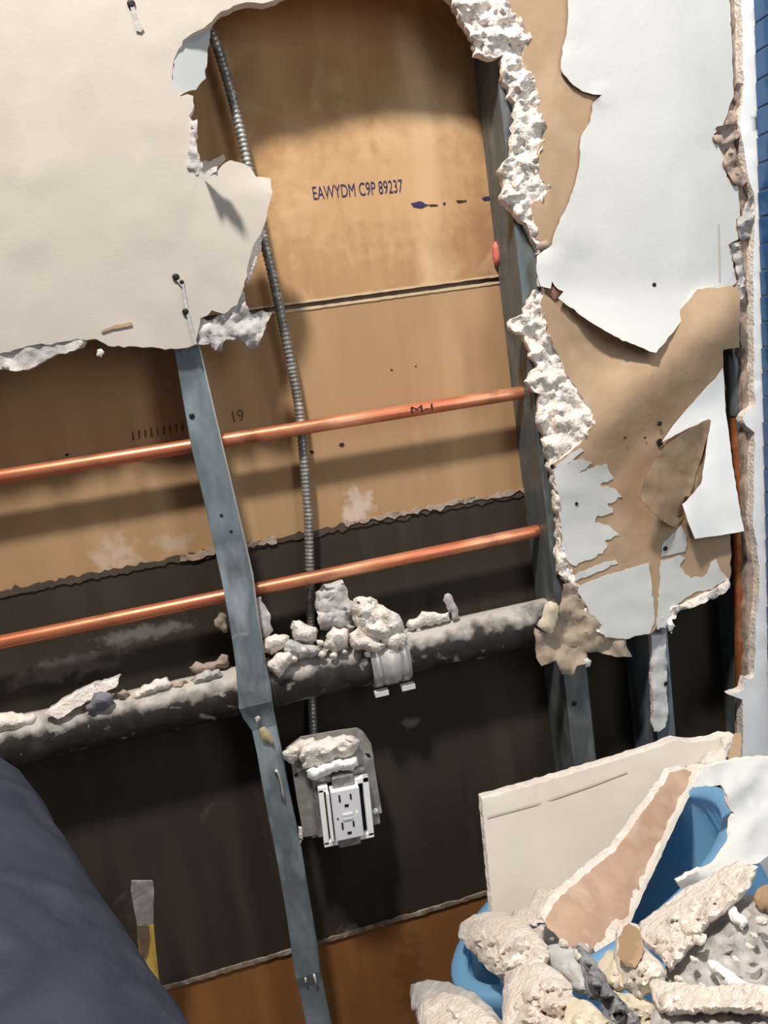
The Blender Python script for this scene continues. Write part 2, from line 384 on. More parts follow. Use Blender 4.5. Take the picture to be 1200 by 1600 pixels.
WL = sheet('wall_left', LEFT, yleft, .0125, [M_CREAM, M_GYP, M_KRAFT], None, 2.2, 7, 16, 2, smooth=False)
struct(WL, 'cream painted drywall left of the hole with a torn edge')
# gypsum left standing below and beside the torn paint layer
sheet('broken_gypsum_edge', [(-420, 615), (0, 548), (50, 538), (95, 533), (120, 526), (135, 534), (128, 543), (115, 549), (90, 553), (72, 560), (56, 573), (30, 581), (0, 577), (-420, 650)], .0015, .0115, [M_GYPG, M_GYP, M_KRAFT], WL, 3, 6, 7, 5, .003)
sheet('broken_gypsum_edge', [(305, 540), (309, 498), (330, 500), (350, 488), (370, 472), (378, 452), (384, 470), (392, 490), (410, 485), (426, 487), (420, 500), (414, 512), (404, 540), (390, 545), (370, 528), (352, 530), (348, 546), (332, 548), (328, 536)], .0035, .0095, [M_GYPG, M_GYP, M_KRAFT], WL, 4, 5, 5, 6, .007)
sheet('broken_gypsum_edge', [(384, 445), (380, 410), (390, 385), (402, 362), (412, 350), (413, 366), (406, 385), (404, 405), (396, 425)], .0005, .0115, [M_GYP, M_GYP, M_KRAFT], WL, 3, 5, 5, 7, .004)
sheet('broken_gypsum_edge', [(292, 262), (296, 230), (300, 190), (308, 186), (306, 222), (312, 250), (330, 262), (342, 252), (338, 268), (318, 282)], -.001, .0125, [M_GYPG, M_GYP, M_KRAFT], WL, 2.5, 4, 4, 8, .004)
lump('hanging_paper_scrap', [(152, 546), (158, 545), (163, 550), (158, 559), (151, 556)], -.002, .002, M_WHITE, 5, .001, 1, 3, 3, 3, WL)
sheet('torn_bevel', [(331, 34), (316, 44), (300, 50), (285, 62), (272, 95), (268, 128), (280, 150), (293, 143), (306, 140), (321, 122), (324, 86), (328, 62)], lambda u, v: -.0004 + .012 * max(0, (u - 264) / 60) ** 1.3, .0012, [pm('shaded_torn_paint', [(184, 188, 190), (176, 180, 182)], 12, .8, .1), M_GYP, M_KRAFT], WL, 1.5, 6, 7, 9)  # grey colour paints in the shade of the bevel turned into the hole
# small curled flap above the tongue, it throws the hooked shadow
sheet('curled_flap', [(316, 268), (330, 262), (345, 258), (352, 250), (350, 242), (338, 246), (328, 252), (318, 250)], lambda u, v: -.002 - .045 * max(0, (270 - v) / 28), .0009, [M_WHITE, M_TEAR, M_KRAFT], WL, 1.2, 4, 5, 10)
# split line and screw heads in the paint
sheet('paint_split', [(274, 436), (279, 434), (287, 440), (292, 470), (300, 505), (308, 538), (303, 538), (295, 508), (288, 474), (284, 448)], -.0027, .0006, M_GYPG, WL, .5, 8, 10, 3)
def disc(name, u, v, y, r, mat, parent, th=.0015):
    p = P(u, v, y); vs_ = []; n = 12
    for yy, rr in ((0, r), (-th * .6, r * .95), (-th, r * .5)):
        for k in range(n): a = 6.2832 * k / n; vs_.append(Vector((p.x + rr * math.cos(a), p.y + yy, p.z + rr * math.sin(a))))
    fc = [(i * n + k, i * n + (k + 1) % n, (i + 1) * n + (k + 1) % n, (i + 1) * n + k) for i in range(2) for k in range(n)]
    fc += [tuple(range(n)), tuple(range(2 * n, 3 * n))]
    return make(name, vs_, fc, mat, parent)
disc('screw_head', 275, 433, -.0018, .0038, M_SCREW, WL); disc('screw_head', 284, 441, -.0018, .0025, M_SCREW, WL)
disc('screw_head', 290, 487, -.0018, .0035, M_SCREW, WL); disc('screw_head', 205, 6, -.0012, .004, M_SCREW, WL)
sheet('paint_split', [(203, 8), (209, 6), (216, 32), (224, 44), (220, 50), (212, 48), (210, 34)], -.0022, .0006, M_GYPG, WL, .5, 8, 10, 3)
sheet('brown_scrape', [(157, 516), (180, 508), (206, 503), (207, 508), (180, 514), (160, 520)], -.0022, .0008, M_KRAFT, WL, 1.5, 4, 8, 4)

WR = empty('wall_right', tuple(P(1000, 990, 0))); struct(WR, 'torn drywall right of the hole, white paint over brown paper')
inn = [(788, -60), (788, 0), (803, 19), (817, 40), (827, 57), (822, 71), (815, 90), (822, 107), (836, 128), (840, 147), (839, 171), (853, 204), (843, 225), (836, 249), (843, 275), (860, 294), (848, 309), (829, 318), (836, 356), (838, 372)]
UP = [(788, -330)] + inn + [(858, 388), (846, 402), (846, 445), (872, 455), (892, 470), (960, 512), (1022, 538), (1048, 510), (1086, 460), (1140, 447), (1152, 452), (1142, 400), (1142, 380), (1153, 373), (1156, 337), (1152, 290), (1136, 277), (1129, 242), (1118, 212), (1129, 199), (1145, 150), (1143, 75), (1140, -20), (1132, -330)]
sheet('brown_paper', UP, lambda u, v: 0.0, .0125, [M_KRAFT, M_GYP, M_KRAFT], WR, 1.6, 7, 26, 11)
sheet('crumbled_gypsum', [(770, -330), (735, -60), (690, -25), (705, 0), (720, 28), (738, 55), (744, 82), (765, 90), (781, 86), (786, 106), (792, 130), (804, 160), (808, 182), (801, 210), (799, 240), (782, 268), (790, 290), (785, 311), (803, 328), (820, 350), (834, 376), (842, 396), (848, 392), (842, 372), (838, 350), (834, 322)] + [(x + 4, y) for x, y in reversed(inn[1:-2])] + [(800, -330)],
      lambda u, v: .0005, .0115, [M_GYP, M_GYP, M_GYPG], WR, 4, 6, 4, 12, .010)
WH = [(880, -330), (887, 0), (888, 30), (880, 75), (875, 108), (890, 128), (910, 143), (928, 148), (941, 149), (930, 158), (926, 164), (922, 190), (907, 215), (905, 260), (895, 300), (880, 335), (867, 360), (862, 382), (850, 392), (839, 400), (838, 425), (845, 447), (860, 451), (862, 440), (872, 452), (881, 456), (872, 466), (890, 480), (920, 502), (960, 525), (1005, 545), (1025, 551), (1050, 521), (1088, 466), (1122, 454), (1140, 450), (1151, 442), (1144, 401), (1141, 379), (1153, 374), (1157, 337), (1153, 289), (1136, 277), (1129, 240), (1115, 210), (1129, 199), (1146, 150), (1144, 75), (1140, 0), (1132, -330)]
def ywh(u, v):
    e = max(0, 1 - abs(u - 885) / 55) * (.6 + nz(v * .012, 2)) * .003 * (v < 400)
    lo = max(0, (v - 440) / 100) ** 1.5 * .026
    tip = math.exp(-((u - 938) ** 2 + (v - 150) ** 2) / 200) * .003
    return -.0022 - max(0, e) - lo - tip - .004 * math.exp(-((u - 860) / 25) ** 2) * (v > 400)
sheet('white_paint_layer', WH, ywh, .0012, [M_WHITE, M_TEAR, M_KRAFT], WR, 1.5, 7, 14, 13)
disc('screw_head', 1022, 445, -.0026, .0025, M_SCREW, WR)
sheet('pencil_line', [(1122, 350), (1124, 350), (1126, 440), (1124, 440)], -.0034, .0004, pm('pencil_grey', [(186, 180, 172), (196, 190, 182)], 20, .8, 0), WR)
# shreds along the right side of that sheet
for i, pl in enumerate([[(1114, 210), (1122, 198), (1134, 196), (1152, 192), (1156, 212), (1144, 222), (1150, 238), (1158, 262), (1168, 284), (1160, 292), (1146, 286), (1134, 262), (1128, 240)],
                        [(1153, 342), (1160, 336), (1164, 318), (1176, 306), (1180, 330), (1176, 368), (1158, 376), (1152, 360)],
                        [(1140, 380), (1156, 378), (1160, 400), (1162, 424), (1166, 452), (1160, 468), (1150, 470), (1146, 456), (1154, 440), (1148, 412)],
                        [(1146, 150), (1152, 130), (1162, 130), (1158, 170), (1150, 196), (1132, 200)]]):
    sheet('torn_shred', pl, lambda u, v, i=i: -.004 - .004 * nz(u * .06, v * .06, i * 3), .0025, [[M_GYPD, M_GYPG, M_GYPG, M_GYPD][i], M_TEAR, M_KRAFT], WR, 2, 5, 5, 20 + i, .010)
# the broken lower board, folded and pushed about
LI = [(845, 472), (849, 515), (875, 555), (885, 585), (910, 620), (927, 645), (925, 665), (905, 695), (865, 725), (867, 750), (874, 800), (877, 850), (890, 890), (900, 915), (920, 955), (930, 983), (945, 998)]
LB = LI + [(980, 998), (1018, 990), (1033, 968), (1048, 957), (1062, 949), (1100, 938), (1135, 912), (1143, 895), (1141, 838), (1140, 760), (1135, 650), (1130, 575), (1130, 546), (1155, 543), (1157, 455), (1143, 447), (1090, 452), (1050, 498), (1025, 532), (960, 500), (900, 468), (870, 450), (852, 448)]
def ylow(u, v):
    s = ((u - 865) * 240 + (v - 720) * 285) / 372.6          # signed distance from the fold (1150,480)-(865,720)
    y = -.001 - .024 * math.exp(-(s / 55) ** 2) * min(1, max(.1, (u - 850) / 120))
    y += .004 * math.exp(-((u - 955) / 80) ** 2 - ((v - 535) / 48) ** 2)
    y += 0
    y -= .010 * math.exp(-((u - 1050) / 50) ** 2 - ((v - 800) / 70) ** 2)
    y += .003 * math.exp(-((u - 975) / 40) ** 2 - ((v - 800) / 60) ** 2)
    y -= .006 * max(0, (v - 860) / 130)
    return min(.0025, y + .0015 * nz(u * .02, v * .02, 4))
sheet('broken_lower_board', LB, ylow, .0105, [M_KRAFT, M_GYP, M_KRAFT], WR, 1.6, 7, 11, 14, smooth=False)
sheet('crumbled_gypsum', [(838, 452), (830, 462), (820, 488), (796, 503), (799, 518), (818, 524), (827, 541), (830, 556), (840, 572), (823, 596), (842, 616), (844, 668), (855, 700), (858, 728), (864, 752), (870, 800), (874, 845), (866, 872), (878, 895), (892, 925), (915, 960), (938, 990), (948, 996)] + [(x + 4, y) for x, y in reversed(LI[:-1])], lambda u, v: ylow(max(u, 870), v) + .002, .0095, [M_GYP, M_GYP, M_GYPG], WR, 4.5, 6, 4, 15, .010)
sheet('crumbled_gypsum', [(1030, 985), (1036, 966), (1052, 950), (1085, 934), (1116, 922), (1138, 905), (1142, 918), (1120, 934), (1085, 948), (1062, 953), (1056, 966), (1040, 978)], lambda u, v: ylow(u, v) - .002, .008, [M_GYP, M_GYP, M_GYPG], WR, 3, 5, 5, 16, .008)
def patch(poly, seed, jag=3, lift=.0012, mats=None, grid=9, step=5, name='white_paint_remnant'):
    return sheet(name, poly, lambda u, v: ylow(u, v) - lift, .0008, mats or [M_WHITE, M_WHITE, M_WHITE], WR, jag, step, grid, seed)
patch([(866, 735), (882, 722), (905, 716), (925, 722), (905, 738), (935, 730), (946, 726), (958, 748), (938, 756), (960, 762), (972, 776), (950, 786), (958, 800), (934, 806), (930, 816), (956, 824), (968, 838), (944, 846), (950, 858), (920, 874), (894, 884), (884, 872), (878, 850), (874, 800), (868, 752)], 31, 4)
patch([(892, 902), (930, 884), (962, 874), (966, 880), (930, 896), (898, 910)], 32, 2)
patch([(868, 728), (888, 712), (908, 700), (912, 704), (890, 722), (870, 734)], 39, 1.5)
patch([(898, 918), (950, 898), (1014, 880), (1019, 925), (1024, 965), (1017, 989), (978, 998), (946, 996), (930, 978), (918, 950)], 33, 1.5)
patch([(1032, 876), (1062, 868), (1070, 872), (1062, 886), (1080, 904), (1104, 900), (1112, 880), (1118, 874), (1126, 892), (1138, 904), (1112, 920), (1082, 926), (1052, 950), (1040, 980), (1026, 984), (1030, 925)], 34, 2.5)
patch([(1032, 870), (1035, 850), (1050, 834), (1064, 822), (1073, 838), (1071, 862)], 35, 1.5)
sheet('peeled_white_flap', [(1034, 691), (1052, 664), (1088, 622), (1116, 592), (1130, 574), (1134, 640), (1144, 720), (1156, 796), (1163, 830), (1128, 836), (1086, 842), (1074, 812), (1066, 788), (1078, 776), (1096, 756), (1104, 696), (1111, 656), (1078, 668)],
      lambda u, v: ylow(u, v) - .002 - .014 * max(0, (v - 640) / 200) - .004 * math.exp(-((u - 1080) / 20) ** 2) * (v > 760), .001, [M_BRIGHT, M_TEAR, M_KRAFT], WR, .8, 8, 10, 36)
def ycurl(u, v):
    # t runs from the hinge line (1111,655)-(1068,785) out to the free edge on the left
    t = max(0, ((1111 - u) * 130 - (v - 655) * 43) / 137) / 75
    return ylow(u, v) - .003 - .036 * math.sin(min(1.35, t) * 1.45) + .004 * nz(u * .03, v * .03, 6)
sheet('curled_brown_paper', [(1040, 696), (1075, 672), (1110, 653), (1111, 662), (1100, 702), (1086, 744), (1078, 776), (1070, 776), (1066, 788), (1069, 808), (1056, 824), (1044, 820), (1020, 802), (1000, 778), (1008, 748), (1020, 724)], ycurl, .0011, [M_KRAFT, M_TEAR, M_WHITE], WR, .9, 6, 7, 37)
sheet('hanging_brown_paper', [(877, 932), (880, 914), (889, 911), (910, 938), (931, 965), (943, 980), (960, 990), (979, 994), (981, 1014), (988, 1026), (961, 1026), (936, 1020), (916, 1019), (919, 1036), (901, 1040), (893, 1058), (878, 1054), (869, 1032), (846, 1041), (838, 1028), (835, 982), (850, 988), (872, 966)],
      lambda u, v: -.006 - .012 * nz(u * .028, v * .028, 9, 3) - .008 * max(0, (960 - u) / 100) * max(0, (v - 920) / 100), .0015, [M_KRAFTG, M_TEAR, M_GYPG], WR, 2, 6, 6, 38, .004)
lump('hanging_paper_scrap', [(851, 944), (865, 936), (874, 947), (871, 965), (862, 989), (850, 986), (838, 976), (846, 966)], -.022, .003, pm('cream_scrap', [(222, 208, 184), (206, 190, 166)], 30, .9, .3), 8, .003, 2, 4, 5, 4, WR)
lump('gypsum_crumb', [(912, 1032), (918, 1028), (924, 1032), (922, 1041), (915, 1043)], -.014, .003, M_WHITE, 5, .001, 1, 3, 3, 6, WR)
lump('gypsum_crumb', [(1042, 970), (1050, 968), (1055, 978), (1050, 990), (1044, 986)], -.010, .004, M_BRIGHT, 5, .002, 1.5, 3, 3, 7, WR)
for (u, v, r) in [(1031, 662, .003), (1031, 691, .0045), (901, 787, .0022), (863, 729, .003), (1040, 857, .003), (977, 684, .0015), (1008, 684, .0015)]:
    disc('nail_hole', u, v, ylow(u, v) - .0022, r, M_SCREW, WR, .0006)
lump('dark_hole', [(858, 440), (866, 446), (880, 456), (868, 468), (858, 462), (850, 452)], -.003, .0012, M_TEAR, 5, .001, 2, 3, 4, 8, WR)
lump('dark_hole', [(842, 378), (852, 374), (860, 380), (862, 388), (850, 392), (843, 388)], -.002, .003, M_GYPD, 5, .002, 2, 3, 4, 8, WR)

# jamb: brown-grey torn side, then the white strip at the corner
sd = sheet('trim_1', [(1130, -330), (1136, 0), (1141, 200), (1149, 400), (1158, 540), (1162, 700), (1166, 860), (1168, 1060), (1158, 1100), (1156, 1200), (1205, 1210), (1195, 540), (1180, 200), (1172, 0), (1160, -330)], .0045, .012, [M_GYPD, M_GYPD, M_KRAFTG], None, 1.5, 8, 14, 41, .004)
struct(sd, 'torn brown-grey drywall strip beside the white corner')
TL = [(1156, -330), (1159, 0), (1161, 105), (1163, 131), (1155, 195), (1160, 217), (1170, 281), (1181, 311), (1179, 367), (1176, 431), (1178, 506), (1178, 585), (1180, 634), (1166, 644), (1160, 654), (1166, 664), (1179, 676), (1178, 760), (1176, 820), (1182, 844), (1187, 900), (1186, 932), (1181, 975), (1179, 1058), (1172, 1062), (1166, 1060), (1162, 1078), (1141, 1086), (1160, 1093), (1161, 1150), (1160, 1200)]
TR = [(1166, -330), (1178, 0), (1183, 150), (1189, 337), (1193, 525), (1195.5, 700), (1198, 900), (1201, 1100), (1204, 1300), (1208, 1700)]
tr = sheet('trim_2', TL + [(1164, 1300), (1168, 1700)] + TR[::-1], -.0075, .0125, [M_BRIGHT, M_GYP, M_GYP], None, 1.4, 7, 12, 42, .001)
struct(tr, 'bright white corner strip with a torn left edge')
# plain wall going on beyond the picture on both sides
wf = boxes('wall_front', [((.74, -.0075, 0), (1.7, .0055, 2.4))], M_WHITE); struct(wf)
wg = boxes('wall_far_left', [((-1.7, 0, 0), (P(-410, 600, 0).x, .0125, 2.4))], M_CREAM); struct(wg)
# tiled return wall, coming towards the viewer from the corner
WT = empty('wall_tiled', tuple(P(1195, 700, 0))); struct(WT, 'return wall of small blue tiles at the right edge')
ca, cb = P(1179.5, 0, -.006), P(1198, 900, -.006); ax = (ca - cb); ax = ax / ax.z       # the corner line, nearly plumb
def tw(y, z, dx=0.0): b_ = cb + ax * (z - cb.z); return Vector((b_.x + dx - (y + .006) * .03, y, z))
gv = [tw(-.006, .0, .001), tw(-.006, 2.4, .001), tw(-.13, 2.4, .001), tw(-.13, 0, .001)]; gv += [v + Vector((.09, 0, 0)) for v in gv]
make('grout_bed', gv, [(0, 1, 2, 3), (7, 6, 5, 4), (0, 4, 5, 1), (1, 5, 6, 2), (2, 6, 7, 3), (3, 7, 4, 0)], M_GROUT, WT)
tme = None; PT = .0303
for r_ in range(46):
    for c_ in range(4):
        y = -.0085 - PT * c_; z = .12 + PT * r_
        if tme is None:
            o = make('tile', *[x for x in box_vf((-.0035, -.0140, 0), (0.0005, .0140, .0282))], M_TILE, None, origin=(0, 0, 0)); tme = o
            b = o.modifiers.new('bevel', 'BEVEL'); b.width = .0012; b.segments = 2
        else:
            o = tme.copy(); COL.objects.link(o)
        o.parent = WT; o.location = tw(y - .0142, z) - ABS[WT.name] + Vector((random.uniform(-.0004, .0004), 0, 0)); ABS[o.name] = Vector()

# ================================================================== FRAMING
def stud(rows, mat, label, depth=.0645, wleft=True):
    """rows: (x_left, x_right, y_front, z) from the top down; a C section with returned lips"""
    t = .0012; verts, faces = [], []; prof_n = None
    for (xl, xr, yf, z) in rows:
        yb = STF + depth
        pr = [(xr, yf + .006), (xr, yf + .0016), (xr - .0016, yf), (xl + .0006, yf), (xl, yf + .0006), (xl, yb), (xr, yb), (xr, yb - .006), (xr - t, yb - .006), (xr - t, yb - t), (xl + t, yb - t), (xl + t, yf + t), (xr - t, yf + t), (xr - t, yf + .006)]
        prof_n = len(pr); verts += [Vector((a, b, z)) for a, b in pr]
    for i in range(len(rows) - 1):
        for k in range(prof_n):
            a, b = i * prof_n + k, i * prof_n + (k + 1) % prof_n; faces.append((a, b, b + prof_n, a + prof_n))
    faces += [tuple(range(prof_n)), tuple(range((len(rows) - 1) * prof_n, len(rows) * prof_n))]
    o = make('metal_stud', verts, faces, mat); tag(o, label, 'stud', 'steel studs inside the opened wall'); return o
le = [(238, 380), (272, 545), (299, 700), (320, 790), (338, 870), (345, 900), (357, 965), (368, 1040), (371, 1080), (372, 1102), (380, 1120), (392, 1134), (400, 1170), (410, 1230), (430, 1330), (446, 1420), (456, 1490), (462, 1528), (466, 1540), (478, 1600)]
re = [(276, 380), (313, 545), (347, 690), (366, 770), (386, 855), (397, 905), (405, 970), (416, 1040), (424, 1075), (427, 1102), (429, 1118), (434, 1142), (442, 1180), (451, 1230), (472, 1330), (487, 1420), (497, 1480), (501, 1520), (506, 1540), (518, 1600)]
ys = [0, 0, 0, 0, -.001, -.002, -.006, -.010, -.012, -.012, -.004, .002, .001, 0, 0, 0, -.001, -.003, .001, 0]
rows = []
for (a, b, dy) in zip(le, re, ys):
    pa, pb = P(*a, STF + dy), P(*b, STF + dy); rows.append((pa.x, pb.x, STF + dy, (pa.z + pb.z) / 2))
a, b = rows[0], rows[-1]
rows = [(a[0], a[1], STF, 2.4)] + rows + [(b[0] + .003, b[1] + .003, STF, .001)]
s1 = stud(rows, M_STEEL, 'dented grey metal stud in the middle, crossed behind by the pipes')
tube('lip_highlight', [Vector((r_[1] - .0008, r_[2] + .0006, r_[3])) for r_ in rows[1:9]], .0011, M_BRIGHTSTEEL, s1, 8)  # bright bead paints the highlight along the stud's rolled right lip
disc('screw', 300, 650, STF - .0003, .003, M_SCREW, s1); disc('screw', 346, 805, STF - .0003, .0018, M_SCREW, s1); disc('screw', 361, 830, STF - .0003, .0018, M_SCREW, s1)
tube('bent_nail', [P(430, 1203, STF - .002), P(434, 1207, STF - .004), P(439, 1222, STF - .003), P(442, 1238, STF - .003), P(443, 1248, STF - .002)], [.0026, .0014, .0013, .0015, .0028], M_BRIGHTSTEEL, s1, 8)
tube('bright_screw', [P(477, 1526, STF - .001), P(478, 1536, STF - .004)], .0016, M_BRIGHTSTEEL, s1, 8)
tube('bright_screw', [P(490, 1520, STF - .001), P(493, 1532, STF - .005), P(494, 1540, STF - .002)], .0018, M_BRIGHTSTEEL, s1, 8)
lump('stuck_plaster', [(398, 1122), (405, 1115), (408, 1122), (402, 1130)], STF - .004, .002, M_GYP, 4, .001, 1, 3, 3, 3, s1)
lump('stuck_plaster', [(404, 1140), (412, 1135), (424, 1148), (430, 1170), (420, 1160), (410, 1158)], STF - .002, .003, pm('yellowish_plaster', [(196, 180, 140), (150, 132, 108)], 60, .9, .3), 6, .002, 1.5, 3, 4, 3, s1)
lump('stuck_plaster', [(466, 1290), (472, 1292), (474, 1312), (468, 1320)], STF - .001, .003, M_GYP, 5, .001, 1, 3, 3, 3, s1)
def plumb(u, v, wd=.033):
    p = P(u, v, STF); return [(p.x, p.x + wd, STF, 2.4), (p.x, p.x + wd, STF, 1.2), (p.x, p.x + wd, STF, .6), (p.x, p.x + wd, STF, .001)]
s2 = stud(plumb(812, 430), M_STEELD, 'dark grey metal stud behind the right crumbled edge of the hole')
s3 = stud(plumb(1021, 1080, .028), M_STEEL, 'metal stud with a white drywall scrap stuck on its face')
sheet('drywall_scrap', [(1018, 992), (1040, 990), (1042, 1030), (1041, 1066), (1043, 1090), (1044, 1115), (1040, 1135), (1030, 1143), (1022, 1143), (1020, 1070)], STF - .008, .0075, [M_WHITE, M_GYP, M_WHITE], s3, 1.5, 5, 7, 44, .003)
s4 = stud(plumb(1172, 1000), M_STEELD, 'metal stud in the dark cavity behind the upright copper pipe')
disc('screw', 897, 1099, STF - .0003, .0035, M_SCREW, s2); disc('screw', 1040, 1068, STF - .0085, .003, M_SCREW, s3)

# ================================================================== PIPES
YC = .046
def line(p0, p1, y, r, name, mat, ext0=-.25, ext1=.06, n=24):
    a, b = P(*p0, y), P(*p1, y); d = (b - a).normalized(); a = a + d * ext0; b = b + d * ext1
    return tube(name, [a.lerp(b, i / n) for i in range(n + 1)], r, mat, None, 20)
c1 = line((0, 745), (830, 611), YC, .0080, 'copper_pipe', M_COPPER, -.3, .10)
tag(c1, 'upper copper pipe running level behind the middle stud', 'pipe', 'level copper pipes in the wall')
c2 = line((0, 1004), (852, 827), YC, .0080, 'copper_pipe', M_COPPER, -.3, .10)
tag(c2, 'lower copper pipe running level just above the black drain pipe', 'pipe', 'level copper pipes in the wall')
t_ = text('M-I', 641, 647, 675, 641.5, .0085, YC - .0088, M_BLACKMARK, c1, 'stamped_writing')
YD = .0455
a, b = P(-10, 1166, YD), P(850, 970, YD); d = (b - a).normalized(); a = a - d * .3; b2 = b + d * .12; ln = (b2 - a).length
dp_rot = d.to_track_quat('X', 'Z')
def xtube(name, stations, mat, parent, seg=28, amp=.0, M=None, base=None):
    verts, faces = [], []
    for (x, r) in stations:
        for k in range(seg):
            an = 6.2832 * k / seg; rr = r + amp * nz(x * 60, math.cos(an) * 2, math.sin(an) * 2, 3)
            verts.append(Vector((x, rr * math.cos(an), rr * math.sin(an))))
    n = len(stations)
    for i in range(n - 1):
        for k in range(seg): faces.append((i * seg + k, i * seg + (k + 1) % seg, (i + 1) * seg + (k + 1) % seg, (i + 1) * seg + k))
    faces += [tuple(range(seg)), tuple(range((n - 1) * seg, n * seg))]
    me = bpy.data.meshes.new(name); me.from_pydata(verts, [], faces); me.materials.append(mat)
    me.polygons.foreach_set('use_smooth', [True] * len(me.polygons)); me.update()
    o = bpy.data.objects.new(name, me); COL.objects.link(o)
    if parent is not None: o.parent = parent
    return o
dp = xtube('drain_pipe', [(i * ln / 90, .0287) for i in range(91)], M_IRON, None, 32, .0006)
dp.location = a; dp.rotation_mode = 'QUATERNION'; dp.rotation_quaternion = dp_rot; ABS[dp.name] = Vector(a)
tag(dp, 'thick black drain pipe crusted with white plaster dust', 'pipe')
def along(u, v): return (P(u, v, YD) - a).dot(d)
xc = along(606, 1040)
xtube('coupling_shield', [(xc - .024, .0298), (xc - .024, .0330), (xc - .008, .0330), (xc - .007, .0345), (xc + .007, .0345), (xc + .008, .0330), (xc + .024, .0330), (xc + .024, .0298)], M_BAND, dp, 32)
for s_ in (-.017, .017):
    xtube('clamp_band', [(xc + s_ - .005, .0325), (xc + s_ - .005, .0342), (xc + s_ + .005, .0342), (xc + s_ + .005, .0325)], M_BRIGHTSTEEL, dp, 32)
    v, f = box_vf((xc + s_ - .008, -.024, -.0395), (xc + s_ + .009, -.014, -.0335)); me = bpy.data.meshes.new('clamp_screw'); me.from_pydata(v, [], f); me.materials.append(M_WHITE)
    o = bpy.data.objects.new('clamp_screw', me); COL.objects.link(o); o.parent = dp
xl = along(452, 1060)
xtube('pipe_hub', [(xl - .030, .0289), (xl - .028, .0302), (xl - .020, .0302), (xl - .018, .0289)], M_IRON, dp, 32)
# conduit
cp = [(318, 10, .055), (325, 35, .055), (345, 90, .055), (365, 160, .055), (383, 235, .055), (396, 300, .055), (410, 365, .055), (428, 440, .056), (445, 520, .057), (459, 590, .060), (468, 645, .0615), (475, 720, .0615), (481, 800, .0615), (484, 880, .063), (485, 940, .067), (485, 985, .0725), (486, 1040, .0735), (487, 1100, .0725), (490, 1150, .064), (491, 1172, .058)]
pts = [P(*c) for c in cp]; dense = []
pts = [P(300, -80, .055)] + pts
for i in range(len(pts) - 1):
    p0, p1, p2, p3 = pts[max(0, i - 1)], pts[i], pts[i + 1], pts[min(len(pts) - 1, i + 2)]
    nn = max(2, int((p2 - p1).length / .0012))
    for j in range(nn):
        t = j / nn; dense.append(.5 * ((2 * p1) + (p2 - p0) * t + (2 * p0 - 5 * p1 + 4 * p2 - p3) * t * t + (3 * p1 - p0 - 3 * p2 + p3) * t ** 3))
cds = tube('flexible_conduit', dense, [.0051 + .0008 * (1 if (i % 4) in (1, 2) else 0) for i in range(len(dense))], M_CONDUIT, None, 12)
tag(cds, 'ribbed metal flexible conduit running down to the outlet box', 'conduit')
# upright copper pipe at the right
vp = [P(1143, 556, .022), P(1146, 600, .022)] ; v0, v1 = P(1148, 600, .022), P(1160, 1085, .022)
vt = tube('copper_pipe', [v0.lerp(v1, i / 12) for i in range(-1, 18)], .0086, M_COPPERV, None, 18)
tag(vt, 'upright tarnished copper pipe in the gap at the right', 'pipe')
cap = tube('grey_pipe_cap', [v0.lerp(v1, -.10), v0.lerp(v1, -.085), v0.lerp(v1, -.07), v0.lerp(v1, .09), v0.lerp(v1, .1)], [.004, .009, .0102, .0102, .0086], M_STEELD, vt, 16)
# outlet
g = P(540, 1263, .002); al = math.radians(-3.4)
OB = empty('electrical_outlet', tuple(P(525, 1290, .03))); tag(OB, 'white duplex safety outlet on a steel box below the drain pipe', 'outlet')
MO = Matrix.Translation(Vector((g.x, 0, g.z))) @ Matrix.Rotation(-al, 4, 'Y')
gw, gh = .0172, .0325
RCP = boxes('receptacle', [((-gw, -.012, -gh), (gw, .016, gh))], M_PLASTIC, OB, MO, .0012)
fr = boxes('white_frame', [((-.031, -.003, -.040), (-.0245, .006, .033)), ((.0235, -.003, -.040), (.031, .006, .038)), ((-.031, -.003, .029), (-.019, .006, .036)), ((.012, -.003, .031), (.031, .006, .038)), ((-.031, -.003, -.043), (-.013, .006, -.036)), ((.012, -.003, -.043), (.031, .006, -.036))], M_BRIGHT, OB, MO, .0008)
for q_ in (((-.0135, -.0055, gh + .0005), (.0135, .004, gh + .014)), ((-.0135, -.0055, -gh - .014), (.0135, .004, -gh - .0005))): boxes('mounting_strap', [q_], M_CONDUIT, OB, MO, .0015)
bl = []
for zc_ in (.019, -.017):
    bl += [((-.0085, -.0127, zc_ - .001), (-.0065, -.0118, zc_ + .008)), ((.0050, -.0127, zc_ + .000), (.0070, -.0118, zc_ + .007)), ((-.0025, -.0127, zc_ - .0085), (.0025, -.0118, zc_ - .0055))]
boxes('socket_slots', bl, M_SLOT, RCP, MO)
boxes('test_buttons', [((-.006, -.0135, -.0012), (.006, -.0119, .0018)), ((-.006, -.0135, -.0062), (.006, -.0119, -.0032))], M_PLASTIC, RCP, MO, .0003)
boxes('green_light', [((.0105, -.0126, .0005), (.0122, -.0118, .0022))], M_LED, RCP, MO)
boxes('small_indicator', [((-.0130, -.0126, -.004), (-.0112, -.0118, -.0018))], M_SLOT, RCP, MO)
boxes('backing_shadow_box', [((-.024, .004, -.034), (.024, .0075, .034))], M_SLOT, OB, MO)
boxes('side_fin', [((-.0225, -.009, -.033), (-.0190, .004, .030))], M_BRIGHT, OB, MO, .0005)
M_DUSTSTEEL = pm('dusty_steel', [(168, 166, 160), (140, 138, 132), (190, 188, 180)], 30, .5, .1, 90, metal=.3)
